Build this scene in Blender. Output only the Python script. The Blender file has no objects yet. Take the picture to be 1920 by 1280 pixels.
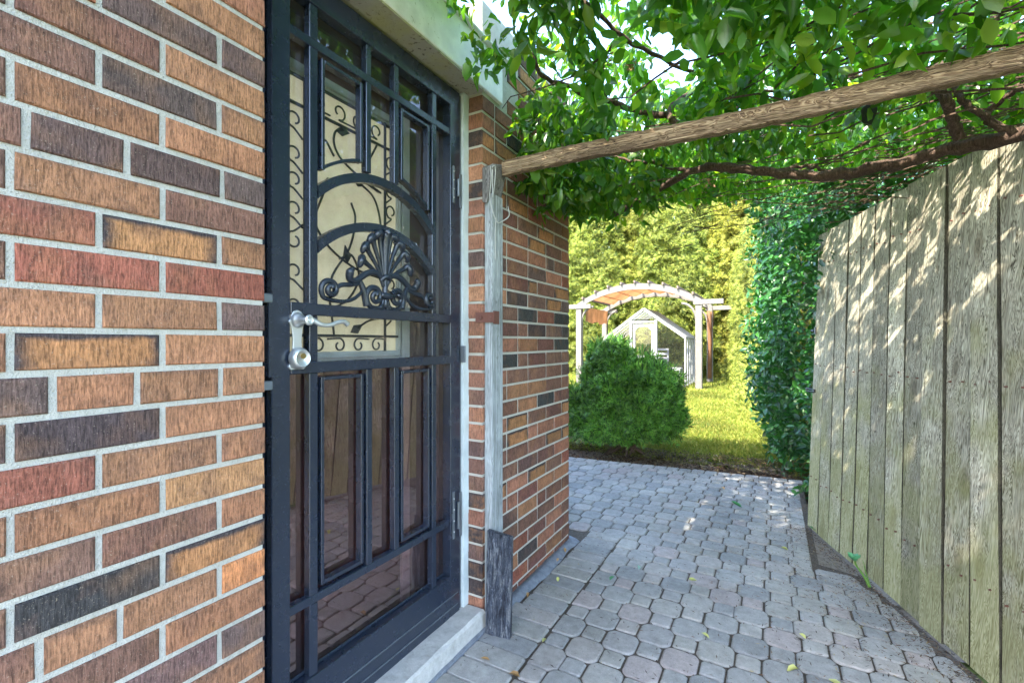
import bpy, bmesh, math, random
import numpy as np
from mathutils import Vector, Matrix
R = math.radians
scene = bpy.context.scene
COL = scene.collection
rnd = random.Random(7)
rng = np.random.default_rng(7)

# ------------------------------------------------------------------ camera
cd = bpy.data.cameras.new('camera')
cam = bpy.data.objects.new('camera', cd); COL.objects.link(cam)
HEAD = math.atan(490 / 870)                       # heading: the wall runs 29.4 degrees right of the view axis
CX, CY, CH = 1.0, 0.0, 1.117
cam.location = (CX, CY, CH)
cam.rotation_euler = (R(90), 0, HEAD)
cd.lens = 36 * 870 / 1920; cd.sensor_width = 36
cd.clip_start = 0.02; cd.clip_end = 600
scene.camera = cam
# ------------------------------------------------------------------ sky and sun
SUN = Vector((-0.164, -0.649, 0.743)).normalized()
w = bpy.data.worlds.new('World'); scene.world = w; w.use_nodes = True
nt = w.node_tree; nt.nodes.clear()
sky = nt.nodes.new('ShaderNodeTexSky'); sky.sky_type = 'NISHITA'; sky.sun_disc = False
sky.sun_elevation = math.asin(SUN.z); sky.sun_rotation = math.atan2(SUN.x, SUN.y)
sky.dust_density = 1.5; sky.altitude = 100
bg = nt.nodes.new('ShaderNodeBackground'); bg.inputs[1].default_value = 0.15
wo = nt.nodes.new('ShaderNodeOutputWorld')
nt.links.new(sky.outputs[0], bg.inputs[0]); nt.links.new(bg.outputs[0], wo.inputs[0])
sd = bpy.data.lights.new('sun', 'SUN'); sd.energy = 2.1; sd.angle = R(0.6); sd.color = (1, .92, .78)
sun = bpy.data.objects.new('sun', sd); COL.objects.link(sun)
sun.rotation_euler = SUN.to_track_quat('Z', 'Y').to_euler()
# ------------------------------------------------------------------ exposure and render
scene.view_settings.view_transform = 'Standard'; scene.view_settings.look = 'None'
scene.view_settings.exposure = 3.45; scene.view_settings.gamma = 1.0
scene.view_settings.use_curve_mapping = False
scene.render.engine = 'CYCLES'
cy = scene.cycles
cy.use_denoising = True; cy.use_adaptive_sampling = True; cy.adaptive_threshold = 0.02
cy.max_bounces = 8; cy.diffuse_bounces = 4; cy.glossy_bounces = 3; cy.transmission_bounces = 5
cy.transparent_max_bounces = 12; cy.caustics_reflective = False; cy.caustics_refractive = False
cy.sample_clamp_indirect = 6

# ------------------------------------------------------------------ helpers
def link(name, me, m=None, parent=None, loc=None, kind=None):
    o = bpy.data.objects.new(name, me); COL.objects.link(o)
    if m is not None and me is not None and not me.materials: me.materials.append(m)
    if parent is not None: o.parent = parent
    if loc is not None: o.location = loc
    if kind: o['kind'] = kind
    return o
def thing(name, label, cat, loc=(0, 0, 0), rz=0, group=None):
    o = bpy.data.objects.new(name, None); COL.objects.link(o)
    o.empty_display_size = .1
    o.location = loc; o.rotation_euler = (0, 0, rz)
    return tag(o, label, cat, group)
def tag(o, label, cat, group=None):
    o['label'] = label; o['category'] = cat
    if group: o['group'] = group
    return o
def pymesh(verts, faces, smooth=False):
    me = bpy.data.meshes.new('mesh'); me.from_pydata([tuple(v) for v in verts], [], faces)
    if smooth:
        me.polygons.foreach_set('use_smooth', [True] * len(me.polygons))
    me.update(); return me
def np_mesh(V, F, smooth=False):
    """V (n,3), F (m,3 or 4) int"""
    me = bpy.data.meshes.new('mesh'); k = F.shape[1]
    me.vertices.add(len(V)); me.vertices.foreach_set('co', V.astype(np.float32).ravel())
    me.loops.add(F.size); me.loops.foreach_set('vertex_index', F.astype(np.int32).ravel())
    me.polygons.add(len(F)); me.polygons.foreach_set('loop_start', np.arange(0, F.size, k, dtype=np.int32))
    me.polygons.foreach_set('loop_total', np.full(len(F), k, dtype=np.int32))
    if smooth: me.polygons.foreach_set('use_smooth', np.ones(len(F), dtype=bool))
    me.update(calc_edges=True); return me
def box_vf(x0, x1, y0, y1, z0, z1):
    v = [(x, y, z) for x in (x0, x1) for y in (y0, y1) for z in (z0, z1)]
    f = [(0, 1, 3, 2), (4, 6, 7, 5), (0, 4, 5, 1), (2, 3, 7, 6), (0, 2, 6, 4), (1, 5, 7, 3)]
    return v, f
class MB:
    def __init__(s): s.v = []; s.f = []
    def add(s, v, f):
        n = len(s.v); s.v += [tuple(p) for p in v]; s.f += [tuple(i + n for i in q) for q in f]; return s
    def box(s, x0, x1, y0, y1, z0, z1):
        return s.add(*box_vf(min(x0, x1), max(x0, x1), min(y0, y1), max(y0, y1), min(z0, z1), max(z0, z1)))
    def tube(s, pts, r, sides=8, closed=False, flat=1.0):
        v, f = tube_vf(pts, r, sides, flat); return s.add(v, f)
    def prism(s, poly, x0, x1, axis=0):
        """polygon of (a,b) extruded along axis from x0 to x1"""
        n = len(poly)
        def p(a, b, c):
            return {0: (c, a, b), 1: (a, c, b), 2: (a, b, c)}[axis]
        v = [p(a, b, x0) for a, b in poly] + [p(a, b, x1) for a, b in poly]
        f = [tuple(range(n)), tuple(range(2 * n - 1, n - 1, -1))] + [(i, (i + 1) % n, n + (i + 1) % n, n + i) for i in range(n)]
        return s.add(v, f)
    def build(s, name, m, parent=None, loc=None, bevel=0, smooth=False, kind=None, seg=1):
        me = pymesh(s.v, s.f)
        bm = bmesh.new(); bm.from_mesh(me)
        bmesh.ops.recalc_face_normals(bm, faces=bm.faces)
        if bevel:
            bmesh.ops.bevel(bm, geom=bm.edges[:], offset=bevel, segments=seg, affect='EDGES', clamp_overlap=True)
        bm.to_mesh(me); bm.free()
        if smooth: me.polygons.foreach_set('use_smooth', [True] * len(me.polygons))
        return link(name, me, m, parent, loc, kind)
def tube_vf(pts, r, sides=8, flat=1.0):
    P = [Vector(p) for p in pts]; n = len(P)
    rr = r if isinstance(r, (list, tuple)) else [r] * n
    v = []; f = []; up = None
    for i in range(n):
        t = (P[min(i + 1, n - 1)] - P[max(i - 1, 0)]).normalized()
        if up is None:
            up = Vector((1, 0, 0)) if abs(t.x) < .8 else Vector((0, 0, 1))
        b = t.cross(up).normalized(); up = b.cross(t).normalized()
        for k in range(sides):
            a = 2 * math.pi * (k + .5) / sides
            v.append(P[i] + b * math.cos(a) * rr[i] + up * math.sin(a) * rr[i] * flat)
    for i in range(n - 1):
        for k in range(sides):
            f.append((i * sides + k, i * sides + (k + 1) % sides, (i + 1) * sides + (k + 1) % sides, (i + 1) * sides + k))
    f.append(tuple(range(sides - 1, -1, -1))); f.append(tuple((n - 1) * sides + k for k in range(sides)))
    return v, f
def lathe_vf(prof, axis_o, axis_d, n=20):
    d = Vector(axis_d).normalized(); a = d.orthogonal().normalized(); b = d.cross(a); o = Vector(axis_o)
    v = []; f = []
    for (r, h) in prof:
        for k in range(n):
            t = 2 * math.pi * k / n
            v.append(o + d * h + (a * math.cos(t) + b * math.sin(t)) * max(r, 1e-4))
    for i in range(len(prof) - 1):
        for k in range(n):
            f.append((i * n + k, i * n + (k + 1) % n, (i + 1) * n + (k + 1) % n, (i + 1) * n + k))
    f.append(tuple(range(n - 1, -1, -1))); f.append(tuple((len(prof) - 1) * n + k for k in range(n)))
    return v, f
def smooth_path(pts, n=6):
    """Catmull-Rom through the points"""
    P = [Vector(p) for p in pts]; P = [2 * P[0] - P[1]] + P + [2 * P[-1] - P[-2]]; out = []
    for i in range(1, len(P) - 2):
        for k in range(n):
            t = k / n
            out.append(.5 * ((2 * P[i]) + (-P[i - 1] + P[i + 1]) * t + (2 * P[i - 1] - 5 * P[i] + 4 * P[i + 1] - P[i + 2]) * t * t + (-P[i - 1] + 3 * P[i] - 3 * P[i + 1] + P[i + 2]) * t ** 3))
    out.append(P[-2]); return out
def dupe(o, parent=None):
    c = o.copy(); COL.objects.link(c); c.parent = parent
    for ch in list(o.children): dupe(ch, c)
    return c
def cam_uv(x, y, z):
    s, c = math.sin(HEAD), math.cos(HEAD)
    dx, dy = x - CX, y - CY
    d = -dx * s + dy * c; r = dx * c + dy * s
    if d < .05: return None
    return 960 + 870 * r / d, 640 - 870 * (z - CH) / d, d
def in_view(x, y, z, m=40):
    q = cam_uv(x, y, z)
    return q is not None and -m < q[0] < 1920 + m and -m < q[1] < 1280 + m

# ------------------------------------------------------------------ materials
class Mat:
    def __init__(s, name, rough=.6, metal=0, spec=.5):
        s.m = bpy.data.materials.new(name); s.m.use_nodes = True; s.nt = s.m.node_tree
        s.b = s.nt.nodes['Principled BSDF']; s.out = s.nt.nodes['Material Output']
        s.b.inputs['Roughness'].default_value = rough; s.b.inputs['Metallic'].default_value = metal
        s.b.inputs['Specular IOR Level'].default_value = spec
    def n(s, t, **k):
        x = s.nt.nodes.new(t)
        for a, v in k.items(): setattr(x, a, v)
        return x
    def set(s, sock, v):
        if hasattr(v, 'is_linked') or hasattr(v, 'links'): s.nt.links.new(v, sock)
        elif isinstance(v, (tuple, list)) and len(v) == 3 and sock.type == 'RGBA': sock.default_value = (*v, 1)
        else: sock.default_value = v
    def coord(s, kind='Object', scale=(1, 1, 1), rand=0.0, rot=(0, 0, 0)):
        tc = s.n('ShaderNodeTexCoord'); mp = s.n('ShaderNodeMapping')
        s.nt.links.new(tc.outputs[kind], mp.inputs[0]); mp.inputs['Scale'].default_value = scale; mp.inputs['Rotation'].default_value = rot
        if rand:
            oi = s.n('ShaderNodeObjectInfo'); mu = s.n('ShaderNodeMath', operation='MULTIPLY'); s.set(mu.inputs[0], oi.outputs['Random']); mu.inputs[1].default_value = rand
            s.nt.links.new(mu.outputs[0], mp.inputs['Location'])
        return mp.outputs[0]
    def noise(s, vec, scale, detail=3, rough=.55, dist=0):
        x = s.n('ShaderNodeTexNoise'); s.set(x.inputs['Vector'], vec); x.inputs['Scale'].default_value = scale
        x.inputs['Detail'].default_value = detail; x.inputs['Roughness'].default_value = rough; x.inputs['Distortion'].default_value = dist
        return x.outputs[0]
    def vor(s, vec, scale, feature='F1'):
        x = s.n('ShaderNodeTexVoronoi', feature=feature); s.set(x.inputs['Vector'], vec); x.inputs['Scale'].default_value = scale
        return x.outputs['Distance']
    def ramp(s, fac, stops, interp='LINEAR'):
        x = s.n('ShaderNodeValToRGB'); s.set(x.inputs[0], fac); cr = x.color_ramp; cr.interpolation = interp
        while len(cr.elements) < len(stops): cr.elements.new(.5)
        for e, (p, c) in zip(cr.elements, stops):
            e.position = p; e.color = (*c, 1) if isinstance(c, (tuple, list)) else (c, c, c, 1)
        return x.outputs[0]
    def mix(s, fac, a, b, mode='MIX'):
        x = s.n('ShaderNodeMix', data_type='RGBA', blend_type=mode); s.set(x.inputs[0], fac); s.set(x.inputs[6], a); s.set(x.inputs[7], b); return x.outputs[2]
    def math(s, op, a, b=0, c=None):
        x = s.n('ShaderNodeMath', operation=op); s.set(x.inputs[0], a); s.set(x.inputs[1], b)
        if c is not None: s.set(x.inputs[2], c)
        return x.outputs[0]
    def sep(s, vec):
        x = s.n('ShaderNodeSeparateXYZ'); s.set(x.inputs[0], vec); return x.outputs
    def bump(s, h, strength=.3, dist=.01, prev=None):
        x = s.n('ShaderNodeBump'); x.inputs['Strength'].default_value = strength; x.inputs['Distance'].default_value = dist
        s.set(x.inputs['Height'], h)
        if prev is not None: s.set(x.inputs['Normal'], prev)
        return x.outputs[0]
    def base(s, c): s.set(s.b.inputs['Base Color'], c); return s
    def rough(s, c): s.set(s.b.inputs['Roughness'], c); return s
    def normal(s, c): s.set(s.b.inputs['Normal'], c); return s

def m_brick(island=False, flashed=True):
    """wire-cut clay brick: colour from the object, vertical combed ridges"""
    M = Mat('brick_clay_joined' if island else 'brick_clay', .85, spec=.25)
    co = M.coord('Object', rand=0 if island else 30)
    sc = M.n('ShaderNodeMapping'); M.set(sc.inputs[0], co); sc.inputs['Scale'].default_value = (310, 310, 40)
    ridg = M.noise(sc.outputs[0], 1, 2, .6, .25)
    sc2 = M.n('ShaderNodeMapping'); M.set(sc2.inputs[0], co); sc2.inputs['Scale'].default_value = (230, 230, 120); brk = M.noise(sc2.outputs[0], 1, 3, .7); ridg = M.math('ADD', M.math('MULTIPLY', ridg, .6), M.math('MULTIPLY', brk, .4))
    med = M.noise(co, 22, 4, .6); fine = M.noise(co, 300, 2, .7)
    if island:
        g = M.n('ShaderNodeNewGeometry')
        col = M.ramp(g.outputs['Random Per Island'], [(0, (.30, .125, .048)), (.25, (.36, .16, .06)), (.42, (.16, .075, .05)), (.58, (.085, .048, .038)), (.72, (.30, .10, .05)), (.86, (.045, .036, .034)), (.95, (.27, .06, .04))], 'CONSTANT')
        flash = 0.0
    else:
        oi = M.n('ShaderNodeObjectInfo'); col = oi.outputs['Color']
        gen = M.sep(M.coord('Generated'))
        ey = M.math('ABSOLUTE', M.math('SUBTRACT', gen[1], .5)); ez = M.math('ABSOLUTE', M.math('SUBTRACT', gen[2], .42))
        e = M.math('MAXIMUM', M.math('MULTIPLY', ey, 1.02), M.math('ADD', ez, .02))
        e = M.math('ADD', e, M.math('MULTIPLY', M.math('SUBTRACT', med, .5), .35))
        flash = M.math('MULTIPLY', M.ramp(e, [(.38, 0), (.52, 1)]), M.math('SUBTRACT', 1, oi.outputs['Alpha']))
    v = M.ramp(med, [(.3, .78), (.7, 1.2)])
    c1 = M.mix(1, col, v, 'MULTIPLY')
    big = M.noise(co, 9, 2); c1 = M.mix(M.math('MULTIPLY', M.ramp(big, [(.5, 0), (.68, 1)]), .3), c1, (.34, .165, .07))
    c1 = M.mix(M.math('MULTIPLY', M.ramp(M.noise(co, 14, 3, .6), [(.52, 0), (.66, 1)]), .4), c1, (.13, .07, .05))
    c1 = M.mix(flash, c1, (.035, .032, .036)); pit = M.vor(co, 110); c1 = M.mix(M.ramp(M.math('ADD', pit, M.math('MULTIPLY', med, .35)), [(.20, .8), (.27, 0)]), c1, (.04, .03, .026))
    c2 = M.mix(1, c1, M.ramp(ridg, [(.38, .50), (.5, .98), (.62, 1.33)]), 'MULTIPLY')
    c2 = M.mix(M.ramp(fine, [(.62, 0), (.72, .35)]), c2, (.5, .40, .30))
    M.base(c2)
    h = M.math('ADD', ridg, M.math('MULTIPLY', fine, .35))
    M.normal(M.bump(h, 1.0, .0035, M.bump(med, .4, .004)))
    return M.m
def m_mortar():
    M = Mat('mortar', .95, spec=.2); co = M.coord('Object')
    a = M.noise(co, 45, 5, .7); b = M.noise(co, 400, 3, .7); d = M.noise(co, 3, 3)
    c = M.mix(a, (.44, .42, .365), (.68, .65, .575)); c = M.mix(M.ramp(d, [(.45, 0), (.7, .4)]), c, (.44, .42, .35))
    c = M.mix(M.ramp(b, [(.3, .5), (.45, 0)]), c, (.22, .21, .18))
    M.base(c); M.normal(M.bump(b, .9, .004, M.bump(a, 1.0, .010))); return M.m
def m_wood(name, c_dark, c_mid, c_light, axis=2, grain=1.0, rough=.85, algae=None, bump=.6, scale=1.0, rand=40):
    M = Mat(name, rough, spec=.25)
    sc = [130 * scale] * 3; sc[axis] = 3.2 * scale
    co = M.coord('Object', rand=rand)
    mp = M.n('ShaderNodeMapping'); M.set(mp.inputs[0], co); mp.inputs['Scale'].default_value = sc
    warp = M.noise(co, 5, 2)
    g = M.noise(mp.outputs[0], 1, 4, .65, .5)
    mp2 = M.n('ShaderNodeMapping'); M.set(mp2.inputs[0], co); s2 = [26 * scale] * 3; s2[axis] = 1.3 * scale; mp2.inputs['Scale'].default_value = s2
    g2 = M.noise(mp2.outputs[0], 1, 3, .6, 2.2)
    rings = M.math('FRACT', M.math('MULTIPLY', g2, 13)); rings = M.math('ABSOLUTE', M.math('SUBTRACT', rings, .5))
    h = M.math('ADD', M.math('MULTIPLY', g, .6), M.math('MULTIPLY', rings, .5 * grain))
    c = M.ramp(h, [(.28, c_dark), (.46, c_mid), (.68, c_light)])
    c = M.mix(1, c, M.ramp(M.noise(co, 4, 4), [(.3, .72), (.7, 1.22)]), 'MULTIPLY')
    spots = M.vor(co, 9 * scale); sp2 = M.noise(co, 60, 2)
    c = M.mix(M.ramp(M.math('ADD', spots, M.math('MULTIPLY', sp2, .1)), [(.085, .9), (.13, 0)]), c, c_dark)
    if algae:
        km = M.n('ShaderNodeMapping'); M.set(km.inputs[0], co); km.inputs['Scale'].default_value = (7.5, 7.5, 2.6); kd = M.vor(km.outputs[0], 1)
        kr = M.math('ABSOLUTE', M.math('SUBTRACT', M.math('FRACT', M.math('MULTIPLY', kd, 22)), .5))
        c = M.mix(M.ramp(kd, [(.10, .85), (.24, 0)]), c, M.mix(kr, (.07, .055, .035), (.33, .28, .20)))
        z = M.sep(M.coord('Object'))[2]
        am = M.math('ADD', M.math('MULTIPLY', z, -.42), M.math('MULTIPLY', M.noise(co, 5, 4), 1.5))
        oi = M.n('ShaderNodeObjectInfo'); am = M.math('ADD', am, M.math('MULTIPLY', oi.outputs['Random'], .18))
        c = M.mix(M.math('MULTIPLY', M.ramp(am, [(.42, 0), (.80, .8)]), .75), c, M.mix(h, (algae[0] * .45, algae[1] * .45, algae[2] * .45), algae))
    if algae:
        oi = M.n('ShaderNodeObjectInfo'); c = M.mix(1, c, M.ramp(oi.outputs['Random'], [(0, .72), (.5, 1.0), (1, 1.22)]), 'MULTIPLY')
    M.base(c); M.normal(M.bump(h, bump, .006)); return M.m
def m_paint(name, c, rough=.4, spec=.5, wear=None, metal=0, bumpy=.05, dirt=.0, vary=1.0):
    M = Mat(name, rough, metal, spec); co = M.coord('Object')
    a = M.noise(co, 14, 4); b = M.noise(co, 180, 3)
    v = M.ramp(a, [(.3, 1 - .18 * vary), (.7, 1 + .12 * vary)]); cc = M.mix(1, c, v, 'MULTIPLY')
    if wear: cc = M.mix(M.ramp(M.noise(co, 60, 5, .75), [(.62, 0), (.70, wear[1])]), cc, wear[0])
    if dirt: cc = M.mix(M.ramp(M.noise(co, 330, 2, .8), [(.70, 0), (.76, dirt)]), cc, (.45, .46, .44))
    M.base(cc); M.rough(M.ramp(a, [(.3, max(.05, rough - .12 * vary)), (.7, min(1, rough + .15 * vary))])); M.normal(M.bump(b, bumpy, .002)); return M.m
def m_stone(name, c0, c1, scale=40, rough=.9, bump=.6):
    M = Mat(name, rough, spec=.3); co = M.coord('Object', rand=50); a = M.noise(co, scale, 5, .7); b = M.noise(co, scale * 8, 3, .7)
    c = M.mix(M.ramp(a, [(.3, 0), (.7, 1)]), c0, c1); c = M.mix(M.ramp(b, [(.62, 0), (.75, .5)]), c, tuple(min(.8, x * 1.7) for x in c1))
    M.base(c); M.normal(M.bump(b, bump * .7, .002, M.bump(a, bump, .006))); return M.m
def m_paver(island=False):
    M = Mat('paver_joined' if island else 'paver_concrete', .92, spec=.3); co = M.coord('Object', rand=0 if island else 50)
    if island:
        g = M.n('ShaderNodeNewGeometry'); r = g.outputs['Random Per Island']
    else: r = M.n('ShaderNodeObjectInfo').outputs['Random']
    col = M.ramp(r, [(0, (.265, .262, .25)), (.24, (.30, .29, .268)), (.44, (.225, .227, .222)), (.60, (.30, .28, .258)), (.72, (.265, .258, .235)), (.88, (.30, .265, .25)), (.94, (.28, .272, .262))], 'CONSTANT')
    a = M.noise(co, 30, 5, .7); b = M.noise(co, 350, 3, .75); d = M.noise(co, 130, 2)
    col = M.mix(1, col, M.ramp(a, [(.3, .78), (.7, 1.2)]), 'MULTIPLY')
    col = M.mix(M.ramp(b, [(.58, 0), (.7, .6)]), col, (.48, .48, .49))
    col = M.mix(M.ramp(b, [(.3, .5), (.42, 0)]), col, (.085, .085, .09))
    col = M.mix(M.ramp(d, [(.68, 0), (.74, .6)]), col, (.10, .09, .08))
    wc = M.n('ShaderNodeNewGeometry'); wn = M.noise(wc.outputs['Position'], 2.2, 3)
    col = M.mix(1, col, M.ramp(wn, [(.35, .85), (.65, 1.12)]), 'MULTIPLY')
    M.base(col); M.normal(M.bump(b, .6, .0025, M.bump(a, .5, .005))); return M.m
def m_leaf(name, cols, trans=.35, rough=.35, spec=.5, tcol=None, clump=1.5, obj=False):
    """cols: stops of leaf colour picked per leaf"""
    M = Mat(name, rough, spec=spec); g = M.n('ShaderNodeNewGeometry')
    r = M.n('ShaderNodeObjectInfo').outputs['Random'] if obj else g.outputs['Random Per Island']
    n = len(cols); c = M.ramp(r, [(i / n, k) for i, k in enumerate(cols)], 'CONSTANT')
    cl = M.noise(g.outputs['Position'], clump, 3)
    c = M.mix(1, c, M.ramp(cl, [(.35, .7), (.65, 1.28)]), 'MULTIPLY')
    if not obj: c = M.mix(1, c, M.ramp(M.n('ShaderNodeObjectInfo').outputs['Random'], [(0, (.72, .85, .8)), (.5, (1, 1, 1)), (1, (1.12, 1.02, .9))]), 'MULTIPLY')
    M.base(c)
    tr = M.n('ShaderNodeBsdfTranslucent'); t = M.mix(1, c, tcol or (1.5, 1.7, .6), 'MULTIPLY'); M.set(tr.inputs[0], t)
    mx = M.n('ShaderNodeMixShader'); mx.inputs[0].default_value = trans
    M.nt.links.new(M.b.outputs[0], mx.inputs[1]); M.nt.links.new(tr.outputs[0], mx.inputs[2]); M.nt.links.new(mx.outputs[0], M.out.inputs[0])
    return M.m
def m_glass(name, ior=1.6, tint=(.9, .92, .9), refl=(.9, .9, .9), dirt=.02):
    M = Mat(name, .02); nt = M.nt; fr = M.n('ShaderNodeFresnel'); fr.inputs[0].default_value = ior
    tr = M.n('ShaderNodeBsdfTransparent'); tr.inputs[0].default_value = (*tint, 1)
    gl = M.n('ShaderNodeBsdfGlossy'); gl.inputs[0].default_value = (*refl, 1); gl.inputs['Roughness'].default_value = .015
    df = M.n('ShaderNodeBsdfDiffuse'); df.inputs[0].default_value = (.5, .5, .47, 1)
    co = M.coord('Object'); M.set(gl.inputs['Normal'], M.bump(M.noise(co, 3.5, 2), .05, .01))
    gm = M.n('ShaderNodeNewGeometry'); ff = M.math('MULTIPLY', fr.outputs[0], M.math('SUBTRACT', 1, gm.outputs['Backfacing']))
    m1 = M.n('ShaderNodeMixShader'); nt.links.new(ff, m1.inputs[0]); nt.links.new(tr.outputs[0], m1.inputs[1]); nt.links.new(gl.outputs[0], m1.inputs[2])
    m2 = M.n('ShaderNodeMixShader'); d = M.ramp(M.noise(co, 120, 4, .8), [(.4, dirt * .3), (.66, dirt), (.72, min(1, dirt * 9))]); M.set(m2.inputs[0], d)
    nt.links.new(m1.outputs[0], m2.inputs[1]); nt.links.new(df.outputs[0], m2.inputs[2]); nt.links.new(m2.outputs[0], M.out.inputs[0]); return M.m

MBRICK, MBRICKJ, MMORT = m_brick(), m_brick(True), m_mortar()
MDOOR = m_paint('navy_black_painted_steel', (.014, .021, .036), .26, .8, dirt=.7, vary=.25)
MDARK = m_paint('dark_brown_paint', (.09, .058, .054), .5)
MMAROON = m_paint('maroon_paint', (.075, .030, .028), .4)
MWHITE = m_paint('white_paint', (.88, .86, .88), .55, .4, wear=((.33, .31, .24), .8), bumpy=.3)
MTRIM = m_paint('pale_trim_paint', (.50, .54, .55), .5)
MBEIGE = m_paint('emissive_beige_window', (.62, .57, .42), .5)      # frosted window; emission stands in for daylight from the room behind
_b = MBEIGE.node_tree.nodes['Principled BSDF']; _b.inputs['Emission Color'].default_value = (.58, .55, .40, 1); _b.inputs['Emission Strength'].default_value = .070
MIRON = m_paint('wrought_iron', (.02, .03, .04), .45)
MNICKEL = Mat('satin_nickel', .42, .85).base((.68, .69, .69)).m
MSTEEL = m_paint('weathered_galvanised', (.16, .18, .20), .5, metal=.6)
MRUST = m_paint('rusted_steel', (.13, .05, .035), .8, wear=((.22, .17, .15), .7), bumpy=.5)
MCONC = m_stone('sill_concrete', (.34, .33, .30), (.50, .49, .46), 35)
MSTRIP = m_stone('wall_base_cement', (.13, .15, .18), (.24, .26, .29), 30)
MCAULK = m_paint('pale_caulk', (.52, .58, .58), .7, bumpy=.6, wear=((.3, .27, .2), .6))
MGATE = m_wood('weathered_gate_wood', (.05, .040, .026), (.26, .235, .175), (.49, .455, .355), 2, 1.5, bump=.45, algae=(.29, .285, .095), rand=40)
MPOST = m_wood('grey_weathered_post', (.16, .17, .165), (.36, .39, .40), (.50, .53, .53), 2, .8)
MBEAM = m_wood('brown_weathered_beam', (.035, .020, .013), (.27, .175, .105), (.45, .33, .21), 0, 1.5, bump=1.0)
MPAVER, MPAVERJ = m_paver(), m_paver(True)
MBARK = m_wood('vine_bark', (.05, .032, .024), (.13, .085, .062), (.23, .17, .13), 2, .6, bump=1)
MSOIL = m_stone('soil_and_mulch', (.10, .078, .058), (.24, .19, .15), 60, .95, 1)
MBLACK = m_paint('black_plastic', (.012, .012, .013), .4)

# ------------------------------------------------------------------ ground
def sheet(name, poly, z, m, kind='structure'):
    v = [(x, y, z) for x, y in poly]
    return link(name, pymesh(v, [tuple(range(len(v)))]), m, kind=kind)
def m_ground():
    M = Mat('lawn_soil', .95, spec=.2); co = M.coord('Object'); a = M.noise(co, 1.2, 4); b = M.noise(co, 40, 4, .7)
    c = M.mix(a, (.085, .115, .022), (.15, .17, .035)); c = M.mix(M.ramp(b, [(.35, .7), (.6, 0)]), c, (.05, .06, .015)); M.base(c); M.normal(M.bump(b, 1, .03)); return M.m
v = [(-250, -250, -.05), (250, -250, -.05), (250, 250, -.05), (-250, 250, -.05)]
link('ground', pymesh(v, [(0, 1, 2, 3)]), m_ground(), kind='structure')
sheet('soil_bed', [(-3.5, 3.9), (3.2, 3.9), (3.2, 2.4), (1.2, 2.2), (1.2, 4.3), (1.05, 4.9), (.5, 4.75), (.3, 5.0), (-1.2, 5.3), (-3.5, 5.2)][::-1], -.030, MSOIL)
sheet('gate_side_soil', [(1.172, 2.74), (1.40, 2.52), (1.55, 2.55), (1.24, 3.6), (1.172, 3.6)], -.010, m_stone('dusty_earth', (.13, .11, .09), (.24, .21, .175), 50, .95, 1))

# gate line (foot of the open gate)
GP1, GP2 = Vector((1.177, 3.288, 0)), Vector((1.592, 2.081, 0))
GD = (GP2 - GP1).normalized(); GN = Vector((GD.y, -GD.x, 0))        # towards the camera end / outward
if GN.x < 0: GN = -GN
GLEAN = Vector((.041, .139, 1))
def gate_x(y): return GP1.x + (GP1.y - y) * (GP2.x - GP1.x) / (GP1.y - GP2.y)

# ------------------------------------------------------------------ patio
patio = tag(thing('patio', 'grey concrete paver patio with octagonal stones beside the brick wall', 'patio'), 'grey concrete paver patio', 'patio')
for k in ('label', 'category'): del patio[k]
patio['kind'] = 'structure'
def far_y(x): return 4.276 + (x + .0) * .112
link('jointing_sand', pymesh([(-2.6, 2.3, -.007), (0, 2.3, -.007), (.0, -1.6, -.007), (2.5, -1.6, -.007), (2.3, .2, -.007), (gate_x(2.08) + .02, 2.08, -.007), (gate_x(2.75), 2.75, -.007), (1.2, 2.8, -.007), (1.2, far_y(1.2), -.007), (-2.6, far_y(-2.6), -.007)], [tuple(range(10))]),
     m_stone('jointing_sand', (.045, .036, .028), (.13, .11, .09), 80, .95, 1), patio)
pav = []   # (cx, cy, polygon)
p = .1052
OX, OY = .397, 1.815
W2, w2 = .0615, .0395     # half widths of the big and small stone
def clip(poly, a, b, c):   # keep a*x+b*y<=c
    out = []
    for i in range(len(poly)):
        P, Q = poly[i], poly[(i + 1) % len(poly)]
        fp, fq = a * P[0] + b * P[1] - c, a * Q[0] + b * Q[1] - c
        if fp <= 0: out.append(P)
        if fp * fq < 0:
            t = fp / (fp - fq); out.append((P[0] + (Q[0] - P[0]) * t, P[1] + (Q[1] - P[1]) * t))
    return out
def area(poly):
    return abs(sum(poly[i][0] * poly[(i + 1) % len(poly)][1] - poly[(i + 1) % len(poly)][0] * poly[i][1] for i in range(len(poly)))) / 2
GS = (GP2.x - GP1.x) / (GP1.y - GP2.y)
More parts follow.
